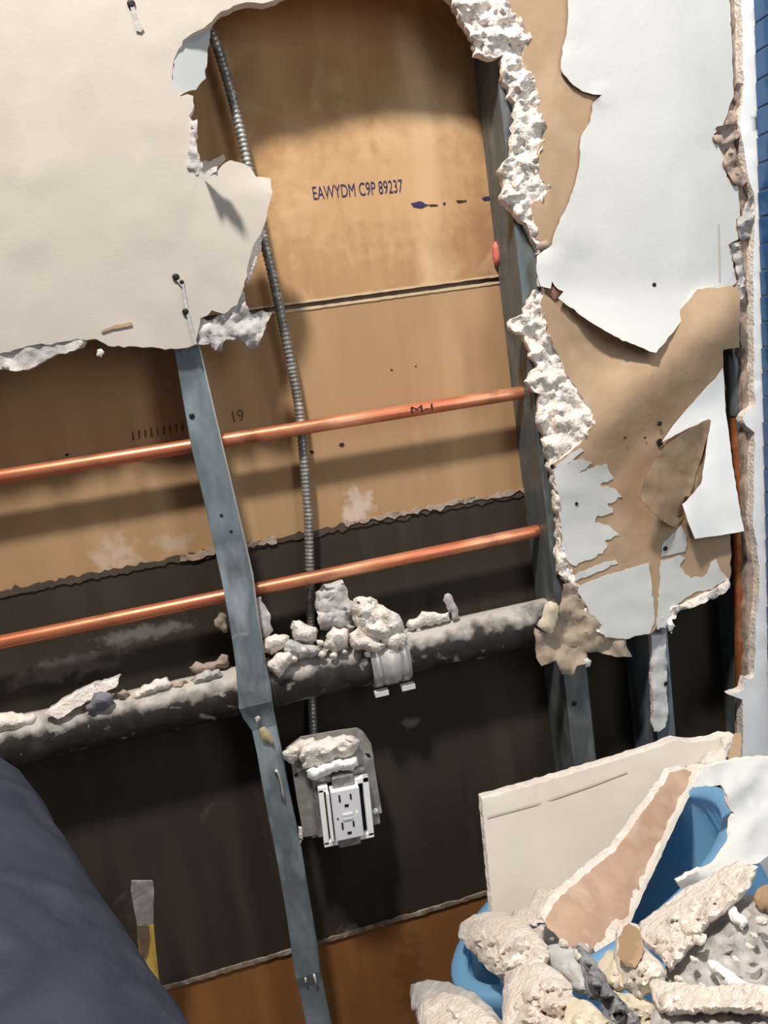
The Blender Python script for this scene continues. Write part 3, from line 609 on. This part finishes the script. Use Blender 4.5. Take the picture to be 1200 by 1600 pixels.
brk = sheet('box_bracket', [(447, 1170), (470, 1152), (527, 1142), (558, 1138), (567, 1143), (580, 1162), (588, 1215), (597, 1270), (580, 1275), (540, 1285), (503, 1303), (475, 1308), (464, 1250), (455, 1193)], .0165, .0025, [M_DUSTSTEEL, M_BRIGHTSTEEL, M_STEELD], OB, 0, 8, 20)
MB = Matrix.Translation(Vector((g.x + .0, 0, g.z + .004))) @ Matrix.Rotation(-al, 4, 'Y')
boxes('steel_box', [((-.044, .019, -.046), (.044, .060, .052))], M_DUSTSTEEL, OB, MB, .002)
boxes('raised_ring', [((-.036, .008, -.040), (.030, .0165, .040))], M_CONDUIT, OB, MB, .002)
sheet('bracket_slot', [(570, 1177), (577, 1178), (580, 1183), (575, 1183)], .0158, .0006, M_SLOT, OB); sheet('bracket_slot', [(459, 1211), (465, 1208), (465, 1213), (461, 1214)], .0158, .0006, M_SLOT, OB)
disc('bracket_screw', 586, 1267, .0160, .0038, M_BRIGHT, OB); disc('bracket_screw', 467, 1202, .0160, .003, M_GYP, OB)

# ================================================================== RUBBLE ON THE PIPE AND THE BOX
G1 = 'plaster rubble lying along the drain pipe'
def rub(name, poly, y, h, mats, label, cat, group, **k): return tag(lump(name, poly, y, h, mats, **k), label, cat, group)
YR = .036
rub('plaster_chunk', [(-40, 1112), (0, 1113), (20, 1112), (38, 1116), (52, 1114), (61, 1123), (56, 1134), (34, 1144), (0, 1152), (-40, 1158)], YR, .014, M_GYP, 'long pale plaster lump on the pipe at the far left edge', 'rubble', G1, seed=2, w=16)
tag(sheet('plaster_flake', [(70, 1114), (97, 1094), (133, 1074), (187, 1056), (182, 1073), (150, 1088), (90, 1124), (80, 1119)], lambda u, v: YR - .012 + (v - 1090) * -.0002, .007, [M_GYP, M_GYPG, M_GYPG], None, 1.5, 5, 6, 3, .002), 'long pointed pale slab lying on the left part of the pipe', 'rubble', G1)
rub('plaster_chunk', [(147, 1083), (160, 1080), (177, 1087), (180, 1098), (166, 1106), (148, 1112), (132, 1114)], YR - .014, .008, pm('blue_grey_plaster', [(146, 146, 152), (120, 120, 128), (166, 166, 170)], 40, .95, .5), 'blue-grey chunk leaning under the long pointed slab', 'rubble', G1, seed=3, w=10)
rub('plaster_chunk', [(179, 1080), (193, 1077), (203, 1083), (198, 1093), (183, 1098)], YR, .008, M_GYPD, 'small brownish chunk right of the pointed slab', 'rubble', G1, seed=4, w=8)
rub('plaster_chunk', [(202, 1094), (210, 1082), (222, 1072), (245, 1062), (260, 1058), (266, 1064), (274, 1072), (256, 1080), (236, 1088), (214, 1096)], YR, .012, M_GYP, 'long oval plaster lump halfway between left edge and stud', 'rubble', G1, seed=5, w=12)
rub('plaster_chunk', [(268, 1072), (290, 1062), (298, 1068), (280, 1078)], YR, .006, M_GYPD, 'thin dusty sliver left of the twin chunks by the stud', 'rubble', G1, seed=6, w=6, grid=4)
rub('plaster_chunk', [(296, 1044), (306, 1034), (330, 1036), (346, 1022), (358, 1024), (356, 1040), (330, 1050), (304, 1057)], YR + .012, .010, M_GYPD, 'brownish chunk topmost against the left side of the stud', 'rubble', G1, seed=7, w=9)
rub('plaster_chunk', [(297, 1060), (320, 1049), (342, 1045), (351, 1055), (330, 1064), (300, 1072)], YR, .010, M_GYPG, 'pale flat chunk under the brownish one left of the stud', 'rubble', G1, seed=8, w=9)
rub('paper_scrap', [(334, 974), (344, 950), (352, 962), (356, 988), (348, 990)], .05, .003, M_KRAFTG, 'small brown paper scrap peeking out left of the stud', 'scrap', G1, seed=9, w=6, grid=4)
rub('plaster_chunk', [(398, 936), (408, 932), (413, 946), (423, 960), (427, 985), (416, 998), (406, 986), (395, 967)], YR - .010, .006, M_GYPG, 'white pointed chip leaning on the right side of the stud', 'rubble', G1, seed=10, w=8, facet=.003)
rub('plaster_chunk', [(404, 1010), (416, 996), (430, 991), (452, 994), (453, 1009), (425, 1023), (408, 1020)], YR - .012, .011, M_GYP, 'rounded plaster chunk upper one just right of the stud', 'rubble', G1, seed=11, w=10)
rub('plaster_chunk', [(416, 1036), (428, 1024), (455, 1015), (456, 1033), (446, 1048), (437, 1058), (419, 1048)], YR - .022, .009, M_GYP, 'plaster chunk lower one just right of the stud', 'rubble', G1, seed=12, w=10)
rub('plaster_chunk', [(452, 980), (458, 972), (468, 968), (482, 976), (497, 985), (495, 1001), (479, 1008), (461, 1002)], YR - .004, .013, M_GYP, 'knobbly chunk in front of the conduit with a dimple', 'rubble', G1, seed=13, w=10)
hx = rub('plaster_anchor', [(508, 992), (520, 980), (543, 983), (547, 1000), (544, 1012), (524, 1022), (508, 1014)], YR - .012, .011, M_GYP, 'six-sided plaster plug with a round dimple right of the conduit', 'rubble', G1, seed=14, w=9, amp=.001)
disc('round_dimple', 529, 999, YR - .0245, .0062, M_GYPG, hx, .001)
rub('plaster_chunk', [(492, 926), (506, 914), (536, 905), (542, 919), (543, 934), (560, 946), (556, 970), (548, 994), (524, 981), (500, 984), (494, 955)], YR + .004, .010, M_GYPG, 'tall grey broken chunk standing just right of the conduit', 'rubble', G1, seed=15, w=12, facet=.008, amp=.005)
rub('plaster_chunk', [(552, 936), (562, 930), (579, 932), (592, 942), (606, 951), (622, 960), (632, 975), (628, 990), (604, 1005), (580, 998), (558, 982), (548, 960)], YR - .012, .013, M_GYP, 'largest pale chunk slanting down onto the pipe coupling', 'rubble', G1, seed=16, w=12, facet=.007, amp=.006)
rub('plaster_chunk', [(544, 990), (560, 980), (580, 996), (604, 1006), (590, 1020), (566, 1018), (548, 1012)], YR - .02, .009, M_GYP, 'crumbly lump under the largest chunk left of the coupling', 'rubble', G1, seed=17, w=8, amp=.005)
rub('plaster_chunk', [(604, 996), (622, 984), (634, 990), (634, 1008), (620, 1016), (606, 1012)], YR - .02, .008, M_GYP, 'small lump on top of the pipe coupling', 'rubble', G1, seed=18, w=8)
rub('plaster_chunk', [(436, 1004), (456, 998), (480, 1008), (508, 1010), (500, 1024), (470, 1030), (446, 1030)], YR - .012, .009, M_GYPG, 'grey crumbs banked between the stud and the plug', 'rubble', G1, seed=19, w=8, amp=.006)
rub('plaster_flake', [(634, 978), (646, 966), (660, 958), (674, 954), (684, 960), (701, 956), (702, 967), (686, 974), (668, 978), (641, 986)], YR, .006, M_GYP, 'thin pale flake on the pipe right of the coupling', 'rubble', G1, seed=20, w=7, grid=4)
rub('plaster_flake', [(692, 938), (696, 930), (701, 926), (708, 934), (714, 948), (719, 966), (708, 968), (702, 954)], YR, .004, M_GYPG, 'small upright curved flake at the right end of the rubble', 'rubble', G1, seed=21, w=7, grid=4)
G2 = 'plaster rubble on the outlet box'
rub('plaster_crumbs', [(440, 1176), (452, 1166), (470, 1156), (488, 1152), (494, 1160), (480, 1172), (470, 1182), (458, 1196), (446, 1190)], .010, .010, M_GYP, 'pale crumb heap on the left shoulder of the outlet box', 'rubble', G2, seed=22, w=12, grid=4, amp=.006)
rub('plaster_crumbs', [(466, 1182), (474, 1166), (492, 1158), (520, 1150), (548, 1147), (562, 1156), (560, 1170), (548, 1182), (520, 1190), (492, 1200), (472, 1202)], .006, .012, M_GYP, 'long pale crumb heap across the top of the outlet box', 'rubble', G2, seed=23, w=14, grid=4, amp=.008)
rub('plaster_crumbs', [(478, 1204), (500, 1196), (530, 1186), (558, 1182), (560, 1196), (546, 1204), (530, 1202), (506, 1212), (488, 1218), (480, 1214)], -.001, .007, M_BRIGHT, 'whitest crumb ridge just above the outlet frame', 'rubble', G2, seed=24, w=8, grid=4, amp=.004)

rc = random.Random(5)
for (u, v) in [(448, 1014), (462, 996), (474, 1016), (500, 1004), (504, 1022), (522, 1024), (538, 1018), (560, 1012), (574, 1022), (590, 1012), (612, 1018), (626, 1004), (640, 992), (654, 984), (446, 1040), (458, 1030), (380, 1044), (286, 1078), (232, 1096), (112, 1122)]:
    n_ = rc.randint(6, 8); r = rc.uniform(4, 8.5)
    pl = [(u + r * rc.uniform(.75, 1.2) * math.cos(6.283 * k / n_), v + r * rc.uniform(.6, 1) * math.sin(6.283 * k / n_)) for k in range(n_)]
    rub('plaster_crumb', pl, YR - .018 if v > 1000 and u > 430 else YR, r * .0006, M_GYP, 'small plaster crumb among the chunks along the drain pipe', 'rubble', 'small crumbs along the drain pipe', seed=int(u), w=5, grid=3, jag=1.5, amp=.0015)

# ================================================================== BUCKET AND DEBRIS
bc = Vector((.283, -.196, .409)); bc_r = .170; BN = Vector((-.393, .491, 1)).normalized(); HB = .365   # the bucket leans back to the left
BM = Matrix.Translation(bc) @ BN.to_track_quat('Z', 'X').to_matrix().to_4x4()
def yr(u, v, h=0.0):
    """depth at which the photograph's ray meets the plane h above the bucket's rim"""
    d = c2w(Vector((u - 600, v - 800, F))); return CAMP.y + BN.dot(bc + BN * h - CAMP) / BN.dot(d) * d.y
lo_ = BM @ Vector((0, 0, -HB))
BK = empty('blue_bucket', tuple(lo_)); tag(BK, 'light blue plastic bucket leaning under a heap of broken drywall', 'bucket')
def lathe(name, prof, mat, parent, seg=72):
    verts, faces = [], []; n = len(prof)
    for k in range(seg):
        an = 6.2832 * k / seg
        for (r, z) in prof: verts.append(BM @ Vector((r * math.cos(an), r * math.sin(an), z)))
    for k in range(seg):
        for j in range(n):
            a_, b_ = k * n + j, k * n + (j + 1) % n; c_, d_ = ((k + 1) % seg) * n + j, ((k + 1) % seg) * n + (j + 1) % n; faces.append((a_, b_, d_, c_))
    return make(name, verts, faces, mat, parent, None, True)
lathe('bucket_wall', [(.0, .012 - HB), (.125, .012 - HB), (bc_r - .018, -.004), (bc_r - .016, -.001), (bc_r - .012, -.004), (.129, .001 - HB), (0, .001 - HB)], M_BLUE, BK)
lathe('rolled_rim', [(bc_r - .019, -.006), (bc_r - .020, .000), (bc_r - .017, .003), (bc_r - .004, .003), (bc_r - .001, .001), (bc_r, -.006), (bc_r - .003, -.016), (bc_r - .007, -.016)], M_BLUE, BK)
fv, ff = [], []
nr, ns = 14, 40
for i in range(nr + 1):
    for k in range(ns):
        r = .138 * i / nr; an = 6.2832 * k / ns; x, y = r * math.cos(an), r * math.sin(an)
        fv.append(BM @ Vector((x, y, -.14 + .03 * nz(x * 22, y * 22, 1, 4))))
for i in range(nr):
    for k in range(ns): ff.append((i * ns + k, i * ns + (k + 1) % ns, (i + 1) * ns + (k + 1) % ns, (i + 1) * ns + k))
fo = make('fine_rubble', fv, ff, M_GYPG, BK, angle=50); fo['kind'] = 'stuff'

G3 = 'broken drywall heaped in the blue bucket'
def ybd(u, v): return -.014 - .0005 * (v - 1150) - .00032 * max(0, u - 850)
bb = sheet('drywall_offcut', [(753, 1249), (800, 1236), (850, 1222), (950, 1192), (1030, 1167), (1056, 1156), (1080, 1160), (1110, 1158), (1132, 1150), (1150, 1150), (1156, 1160), (1157, 1206), (1082, 1222), (1020, 1330), (970, 1430), (930, 1500), (790, 1560), (770, 1430)], lambda u, v: ybd(u, v), .0125, [M_BOARD, M_GYP, M_KRAFT], None, 1.2, 7, 24, 51)
tag(bb, 'large grey drywall offcut leaning behind the bucket', 'drywall piece')
sheet('score_line', [(762, 1276), (850, 1252), (920, 1228), (980, 1206), (980, 1208), (920, 1231), (850, 1255), (762, 1279)], lambda u, v: ybd(u, v) - .0014, .0005, pm('score_shadow_grey', [(170, 160, 150), (180, 170, 160)], 20, .9, 0), bb, 0, 8, 30)
lump('stuck_gypsum', [(1100, 1200), (1090, 1192), (1104, 1176), (1120, 1170), (1128, 1152), (1142, 1148), (1146, 1160), (1136, 1180), (1140, 1190), (1120, 1200)], lambda u, v: ybd(u, v) - .002, .005, M_GYP, 10, .003, 2, 5, 5, 5, bb)
lump('stuck_gypsum', [(1062, 1204), (1080, 1194), (1098, 1192), (1104, 1200), (1084, 1206)], lambda u, v: ybd(u, v) - .002, .004, M_GYP, 10, .003, 2, 5, 5, 6, bb)
sheet('brown_paper_scrap', [(1150, 1146), (1158, 1146), (1158, 1180), (1138, 1190), (1142, 1172)], lambda u, v: ybd(u, v) - .003, .002, M_KRAFT, bb, 1, 5, 8, 4)
def ytri(u, v): return -.135 - .205 * (v - 1200) / 320
tb = empty('drywall_shard', tuple(P(945, 1515, ytri(945, 1515)))); tag(tb, 'long triangular shard showing brown paper, standing in the bucket', 'drywall piece', G3)
sheet('paper_face', [(1040, 1220), (1046, 1206), (1070, 1203), (1087, 1206), (1077, 1230), (1034, 1320), (986, 1425), (958, 1466), (940, 1492), (944, 1512), (926, 1482), (906, 1472), (886, 1484), (870, 1462), (855, 1450), (852, 1436), (872, 1404), (915, 1366), (962, 1328), (1012, 1258)], ytri, .010, [pm('pinkish_kraft_paper', [(196, 166, 144), (182, 150, 128), (206, 180, 160)], 26, .9, .3, 120, stretch=(1, 1, .4)), M_GYP, M_KRAFT], tb, 2, 6, 12, 52, .002)
sheet('gypsum_side', [(1085, 1205), (1094, 1203), (1083, 1232), (1048, 1305), (1012, 1382), (968, 1480), (952, 1512), (944, 1522), (938, 1494), (958, 1464), (986, 1423), (1034, 1318), (1076, 1230)], lambda u, v: ytri(u, v) - .002, .011, [pm('pale_gypsum_side', [(222, 214, 200), (208, 200, 186)], 40, .9, .3), M_GYP, M_GYP], tb, 1.2, 6, 9, 53, .002)
tp = sheet('torn_white_paper', [(1084, 1230), (1092, 1206), (1100, 1198), (1128, 1192), (1160, 1186), (1200, 1184), (1230, 1182), (1230, 1330), (1200, 1338), (1182, 1350), (1168, 1350), (1140, 1362), (1112, 1382), (1082, 1392), (1064, 1390), (1058, 1378), (1088, 1362), (1118, 1352), (1134, 1326), (1142, 1310), (1140, 1290), (1146, 1272), (1137, 1258), (1136, 1242), (1126, 1226), (1102, 1228)],
           lambda u, v: -.285 - .00035 * (v - 1190) - .008 * math.exp(-((v - 1365) / 20) ** 2) - .004 * nz(u * .02, v * .02, 3), .004, [M_WHITE, M_GYP, M_WHITE], None, 2.5, 6, 8, 54)
tag(tp, 'white torn drywall sheet at the right edge standing over the bucket rim', 'drywall piece', G3)
def yb(u, v): return yr(u, v, .018)      # the heap comes forward as it comes down the picture
def ch(name, poly, label, seed, mats=M_GYP, dy=0, h=.02, cat='rubble', **k):
    return rub(name, poly, lambda u, v: yb(u, v) + dy, h, mats, label, cat, G3, seed=seed, **k)
ch('plaster_chunk', [(795, 1434), (812, 1424), (828, 1416), (836, 1396), (848, 1386), (862, 1392), (880, 1390), (872, 1410), (858, 1424), (856, 1440), (838, 1452), (820, 1448)], 'crumbling chunk topmost, between the leaning offcut and the shard', 60, dy=.0, h=.012, w=12, amp=.006)
ch('plaster_chunk', [(716, 1466), (722, 1450), (745, 1436), (775, 1430), (802, 1434), (834, 1452), (856, 1478), (858, 1502), (840, 1524), (802, 1532), (780, 1526), (757, 1510), (737, 1488)], 'big rounded rough lump resting over the left rim of the bucket', 61, dy=-.010, h=.030, w=34, amp=.016)
ch('plaster_chunk', [(790, 1546), (800, 1530), (836, 1520), (864, 1516), (892, 1536), (900, 1572), (892, 1640), (788, 1640)], 'rough pale lump below the big rounded one', 62, dy=-.012, h=.028, w=30, amp=.014)
ch('plaster_chunk', [(856, 1488), (872, 1482), (894, 1482), (914, 1502), (926, 1530), (922, 1556), (900, 1552), (886, 1532), (862, 1516)], 'smooth pale chunk between the rounded lump and the grey strip', 63, M_WHITE, .004, .018, w=18, amp=.004)
ch('plaster_slab', [(640, 1552), (646, 1546), (682, 1542), (716, 1547), (755, 1566), (786, 1596), (800, 1640), (660, 1640), (650, 1582), (642, 1578)], 'flat grey-topped slab at the bottom, outside the left rim', 64, M_GYPG, .0, .020, w=14, amp=.008)
ch('plaster_chunk', [(652, 1582), (672, 1566), (700, 1556), (730, 1562), (758, 1582), (780, 1600), (790, 1640), (662, 1640)], 'pale rough lump lying on the flat grey slab at the bottom', 65, M_GYP, -.025, .016, w=18, amp=.012)
ch('plaster_chunk', [(888, 1580), (906, 1572), (932, 1576), (950, 1596), (955, 1640), (884, 1640)], 'yellowish chunk at the bottom edge left of the grey strip', 66, pm('cream_gypsum', [(232, 222, 200), (216, 206, 184)], 50, .95, .5), -.02, .016, w=14, amp=.008)
ch('crumpled_paper', [(900, 1482), (922, 1490), (942, 1520), (958, 1550), (978, 1570), (1002, 1600), (1020, 1640), (952, 1640), (946, 1568), (922, 1560), (912, 1520)], 'grey crumpled paper strip running down under the shard tip', 67, pm('grey_crumpled_paper', [(156, 156, 160), (120, 122, 130), (190, 188, 186)], 30, .85, .4, 60), -.004, .016, 'scrap', w=10, amp=.012, facet=.01)
c8 = ch('plaster_chunk', [(970, 1470), (984, 1448), (1002, 1452), (1010, 1480), (1042, 1516), (1038, 1538), (1024, 1552), (996, 1562), (972, 1542), (966, 1512)], 'pinkish round lump with a brown paper patch on it', 68, M_GYP, 0, .024, w=24, amp=.009)
sheet('brown_patch', [(971, 1470), (979, 1454), (987, 1448), (1000, 1456), (1006, 1474), (1003, 1496), (992, 1512), (978, 1511), (970, 1500)], lambda u, v: yb(u, v) - .026, .004, M_KRAFT, c8, 1.2, 5, 7, 4)
ch('plaster_slab', [(1003, 1454), (1026, 1440), (1056, 1416), (1082, 1396), (1116, 1380), (1142, 1364), (1168, 1352), (1184, 1354), (1180, 1372), (1168, 1392), (1150, 1412), (1108, 1448), (1084, 1478), (1048, 1518), (1036, 1500), (1010, 1480)], 'long pale slab lying diagonally across the bucket', 69, M_GYP, 0, .014, w=12, amp=.008, sq=.35)
ch('plaster_slab', [(1150, 1414), (1178, 1400), (1196, 1404), (1230, 1400), (1230, 1570), (1120, 1570), (1036, 1560), (1046, 1520), (1086, 1480), (1108, 1448)], 'broad dusty grey slab below the diagonal one', 70, M_GYPG, .022, .016, w=20, amp=.008, grid=9)
ch('plaster_chip', [(1132, 1418), (1146, 1416), (1158, 1426), (1166, 1438), (1160, 1454), (1142, 1438)], 'small white chip on the upper part of the grey slab', 71, M_BRIGHT, .0, .008, w=8, amp=.003)
ch('plaster_chip', [(1112, 1510), (1120, 1505), (1136, 1514), (1152, 1526), (1168, 1538), (1182, 1552), (1162, 1562), (1140, 1552), (1126, 1538), (1112, 1522)], 'long white chip on the lower part of the grey slab', 72, M_BRIGHT, -.004, .009, w=8, amp=.005)
ch('plaster_slab', [(1025, 1556), (1036, 1546), (1076, 1551), (1126, 1560), (1180, 1556), (1230, 1560), (1230, 1592), (1180, 1586), (1126, 1584), (1060, 1588), (1028, 1580)], 'long pale slab lying level in the bottom right corner', 73, M_GYP, -.012, .014, w=9, amp=.005, sq=.35)
ch('paper_scrap', [(1184, 1396), (1196, 1386), (1230, 1376), (1230, 1430), (1190, 1424), (1180, 1410)], 'brown paper scrap at the right edge beside the grey slab', 74, M_KRAFT, .0, .006, 'scrap', w=8, amp=.004)
ch('plaster_chunk', [(950, 1532), (962, 1544), (980, 1562), (1000, 1566), (1026, 1572), (1032, 1600), (1030, 1640), (1010, 1640), (990, 1590), (968, 1566), (952, 1548)], 'cream rubble under the pinkish lump', 75, pm('cream_gypsum', []), .004, .014, w=12, amp=.01)
ch('plaster_chunk', [(934, 1522), (944, 1508), (954, 1496), (966, 1490), (972, 1508), (976, 1526), (984, 1546), (962, 1550), (946, 1542)], 'small cream chunk wedged between the shard tip and the pinkish lump', 77, pm('cream_gypsum', []), .002, .012, w=10, amp=.005)
ch('plaster_chunk', [(1028, 1590), (1060, 1590), (1120, 1588), (1180, 1592), (1230, 1598), (1230, 1650), (1024, 1650)], 'rubble along the bottom edge under the level slab', 76, M_GYPG, -.004, .014, w=12, amp=.01, grid=8)

for (u, v) in [(846, 1450), (862, 1466), (880, 1474), (905, 1492), (962, 1520), (1030, 1536), (1048, 1540), (1060, 1530), (1094, 1470), (1100, 1464), (1172, 1480), (1150, 1500), (1085, 1500), (1070, 1540), (1098, 1540), (880, 1566), (940, 1560), (1010, 1580), (1192, 1440), (1178, 1462)]:
    n_ = rc.randint(6, 8); r = rc.uniform(4, 10)
    pl = [(u + r * rc.uniform(.75, 1.2) * math.cos(6.283 * k / n_), v + r * rc.uniform(.6, 1) * math.sin(6.283 * k / n_)) for k in range(n_)]
    rub('plaster_crumb', pl, lambda u, v: yb(u, v) - .012, r * .0006, M_GYP, 'small plaster crumb scattered over the debris in the bucket', 'rubble', 'small crumbs on the bucket heap', seed=int(u), w=5, grid=3, jag=1.5, amp=.0015)

# ================================================================== PRY BAR
PB = empty('pry_bar', tuple(P(262, 1640, -.004))); tag(PB, 'flat pry bar with worn yellow paint standing against the lower wall', 'tool')
def bar(name, rws, mat):
    verts, faces = [], []
    for (u0, u1, v, y, th) in rws:
        p, q = P(u0, v, y), P(u1, v, y)
        verts += [p, q, Vector((q.x, y + th, q.z)), Vector((p.x, y + th, p.z))]
    for i in range(len(rws) - 1):
        for k in range(4): faces.append((i * 4 + k, i * 4 + (k + 1) % 4, i * 4 + 4 + (k + 1) % 4, i * 4 + 4 + k))
    faces += [(0, 1, 2, 3), tuple(range(len(verts) - 4, len(verts)))]
    o = make(name, verts, faces, mat, PB); bm_ = o.modifiers.new('bevel', 'BEVEL'); bm_.width = .0008; bm_.segments = 2; return o
bar('chisel_end', [(205, 239, 1376, -.003, .0015), (204, 241, 1392, -.003, .003), (208, 240, 1415, -.003, .004), (214, 240, 1445, -.003, .005)], M_BARM)
bar('shaft', [(214, 240, 1445, -.003, .005), (216, 243, 1480, -.002, .006), (224, 248, 1530, -.002, .007), (232, 256, 1580, -.002, .007), (252, 276, 1700, -.004, .007), (288, 312, 1900, -.010, .007)], M_YELLOW)
sheet('bare_brown_patch', [(214, 1446), (232, 1446), (233, 1470), (230, 1490), (224, 1500), (220, 1488), (216, 1470)], -.0045, .001, M_BARB, PB, 1, 5, 8, 3)

# ================================================================== PERSON (one leg in view)
kn = P(-158, 1378, -.40)
hip = kn + Vector((.165, -.36, -.10)); ank = Vector((kn.x - .02, kn.y - .10, .09))
path = [(hip + Vector((0, -.03, 0)), .100), (hip, .102), (hip.lerp(kn, .3), .098), (hip.lerp(kn, .6), .092), (hip.lerp(kn, .85), .084), (kn + Vector((0, .012, .0)), .076), (kn + Vector((0, .028, -.05)), .070), (kn.lerp(ank, .3) + Vector((0, .0, 0)), .068), (kn.lerp(ank, .6), .062), (ank, .052), (ank + Vector((0, .005, -.03)), .054)]
pp, rr = [], []
for i in range(len(path) - 1):
    q0, q1, q2, q3 = [path[max(0, min(len(path) - 1, i + j))] for j in (-1, 0, 1, 2)]
    for j in range(10):
        t = j / 10
        f_ = lambda a_, b_, c_, d_: .5 * ((2 * b_) + (c_ - a_) * t + (2 * a_ - 5 * b_ + 4 * c_ - d_) * t * t + (3 * b_ - a_ - 3 * c_ + d_) * t ** 3)
        pp.append(f_(q0[0], q1[0], q2[0], q3[0])); rr.append(f_(q0[1], q1[1], q2[1], q3[1]))
lg = tube('person', pp, rr, M_NAVY, None, 40)
for v in lg.data.vertices:
    c = v.co; n_ = v.normal; v.co = c + n_ * (.004 * nz(c.x * 9, c.y * 9, c.z * 14, 3) + .0018 * nz(c.x * 30, c.y * 20, c.z * 50, 3))
tag(lg, "crouching person's bent knee in dark navy work trousers", 'person')
bt = []
foot = [(ank.y - .06, .034, .040), (ank.y - .03, .045, .075), (ank.y + .02, .046, .085), (ank.y + .08, .046, .060), (ank.y + .15, .050, .042), (ank.y + .20, .040, .034), (ank.y + .22, .020, .024)]
fv, ff = [], []; sg = 20
for (y, rx, hz_) in foot:
    for k in range(sg):
        an = 6.2832 * k / sg; fv.append(Vector((ank.x + rx * math.cos(an), y, max(.002, hz_ * .5 + hz_ * .62 * math.sin(an)))))
for i in range(len(foot) - 1):
    for k in range(sg): ff.append((i * sg + k, i * sg + (k + 1) % sg, (i + 1) * sg + (k + 1) % sg, (i + 1) * sg + k))
ff += [tuple(range(sg)), tuple(range((len(foot) - 1) * sg, len(foot) * sg))]
make('work_boot', fv, ff, pm('brown_leather', [(92, 68, 50), (76, 56, 42)], 30, .6, .2), lg, None, True)
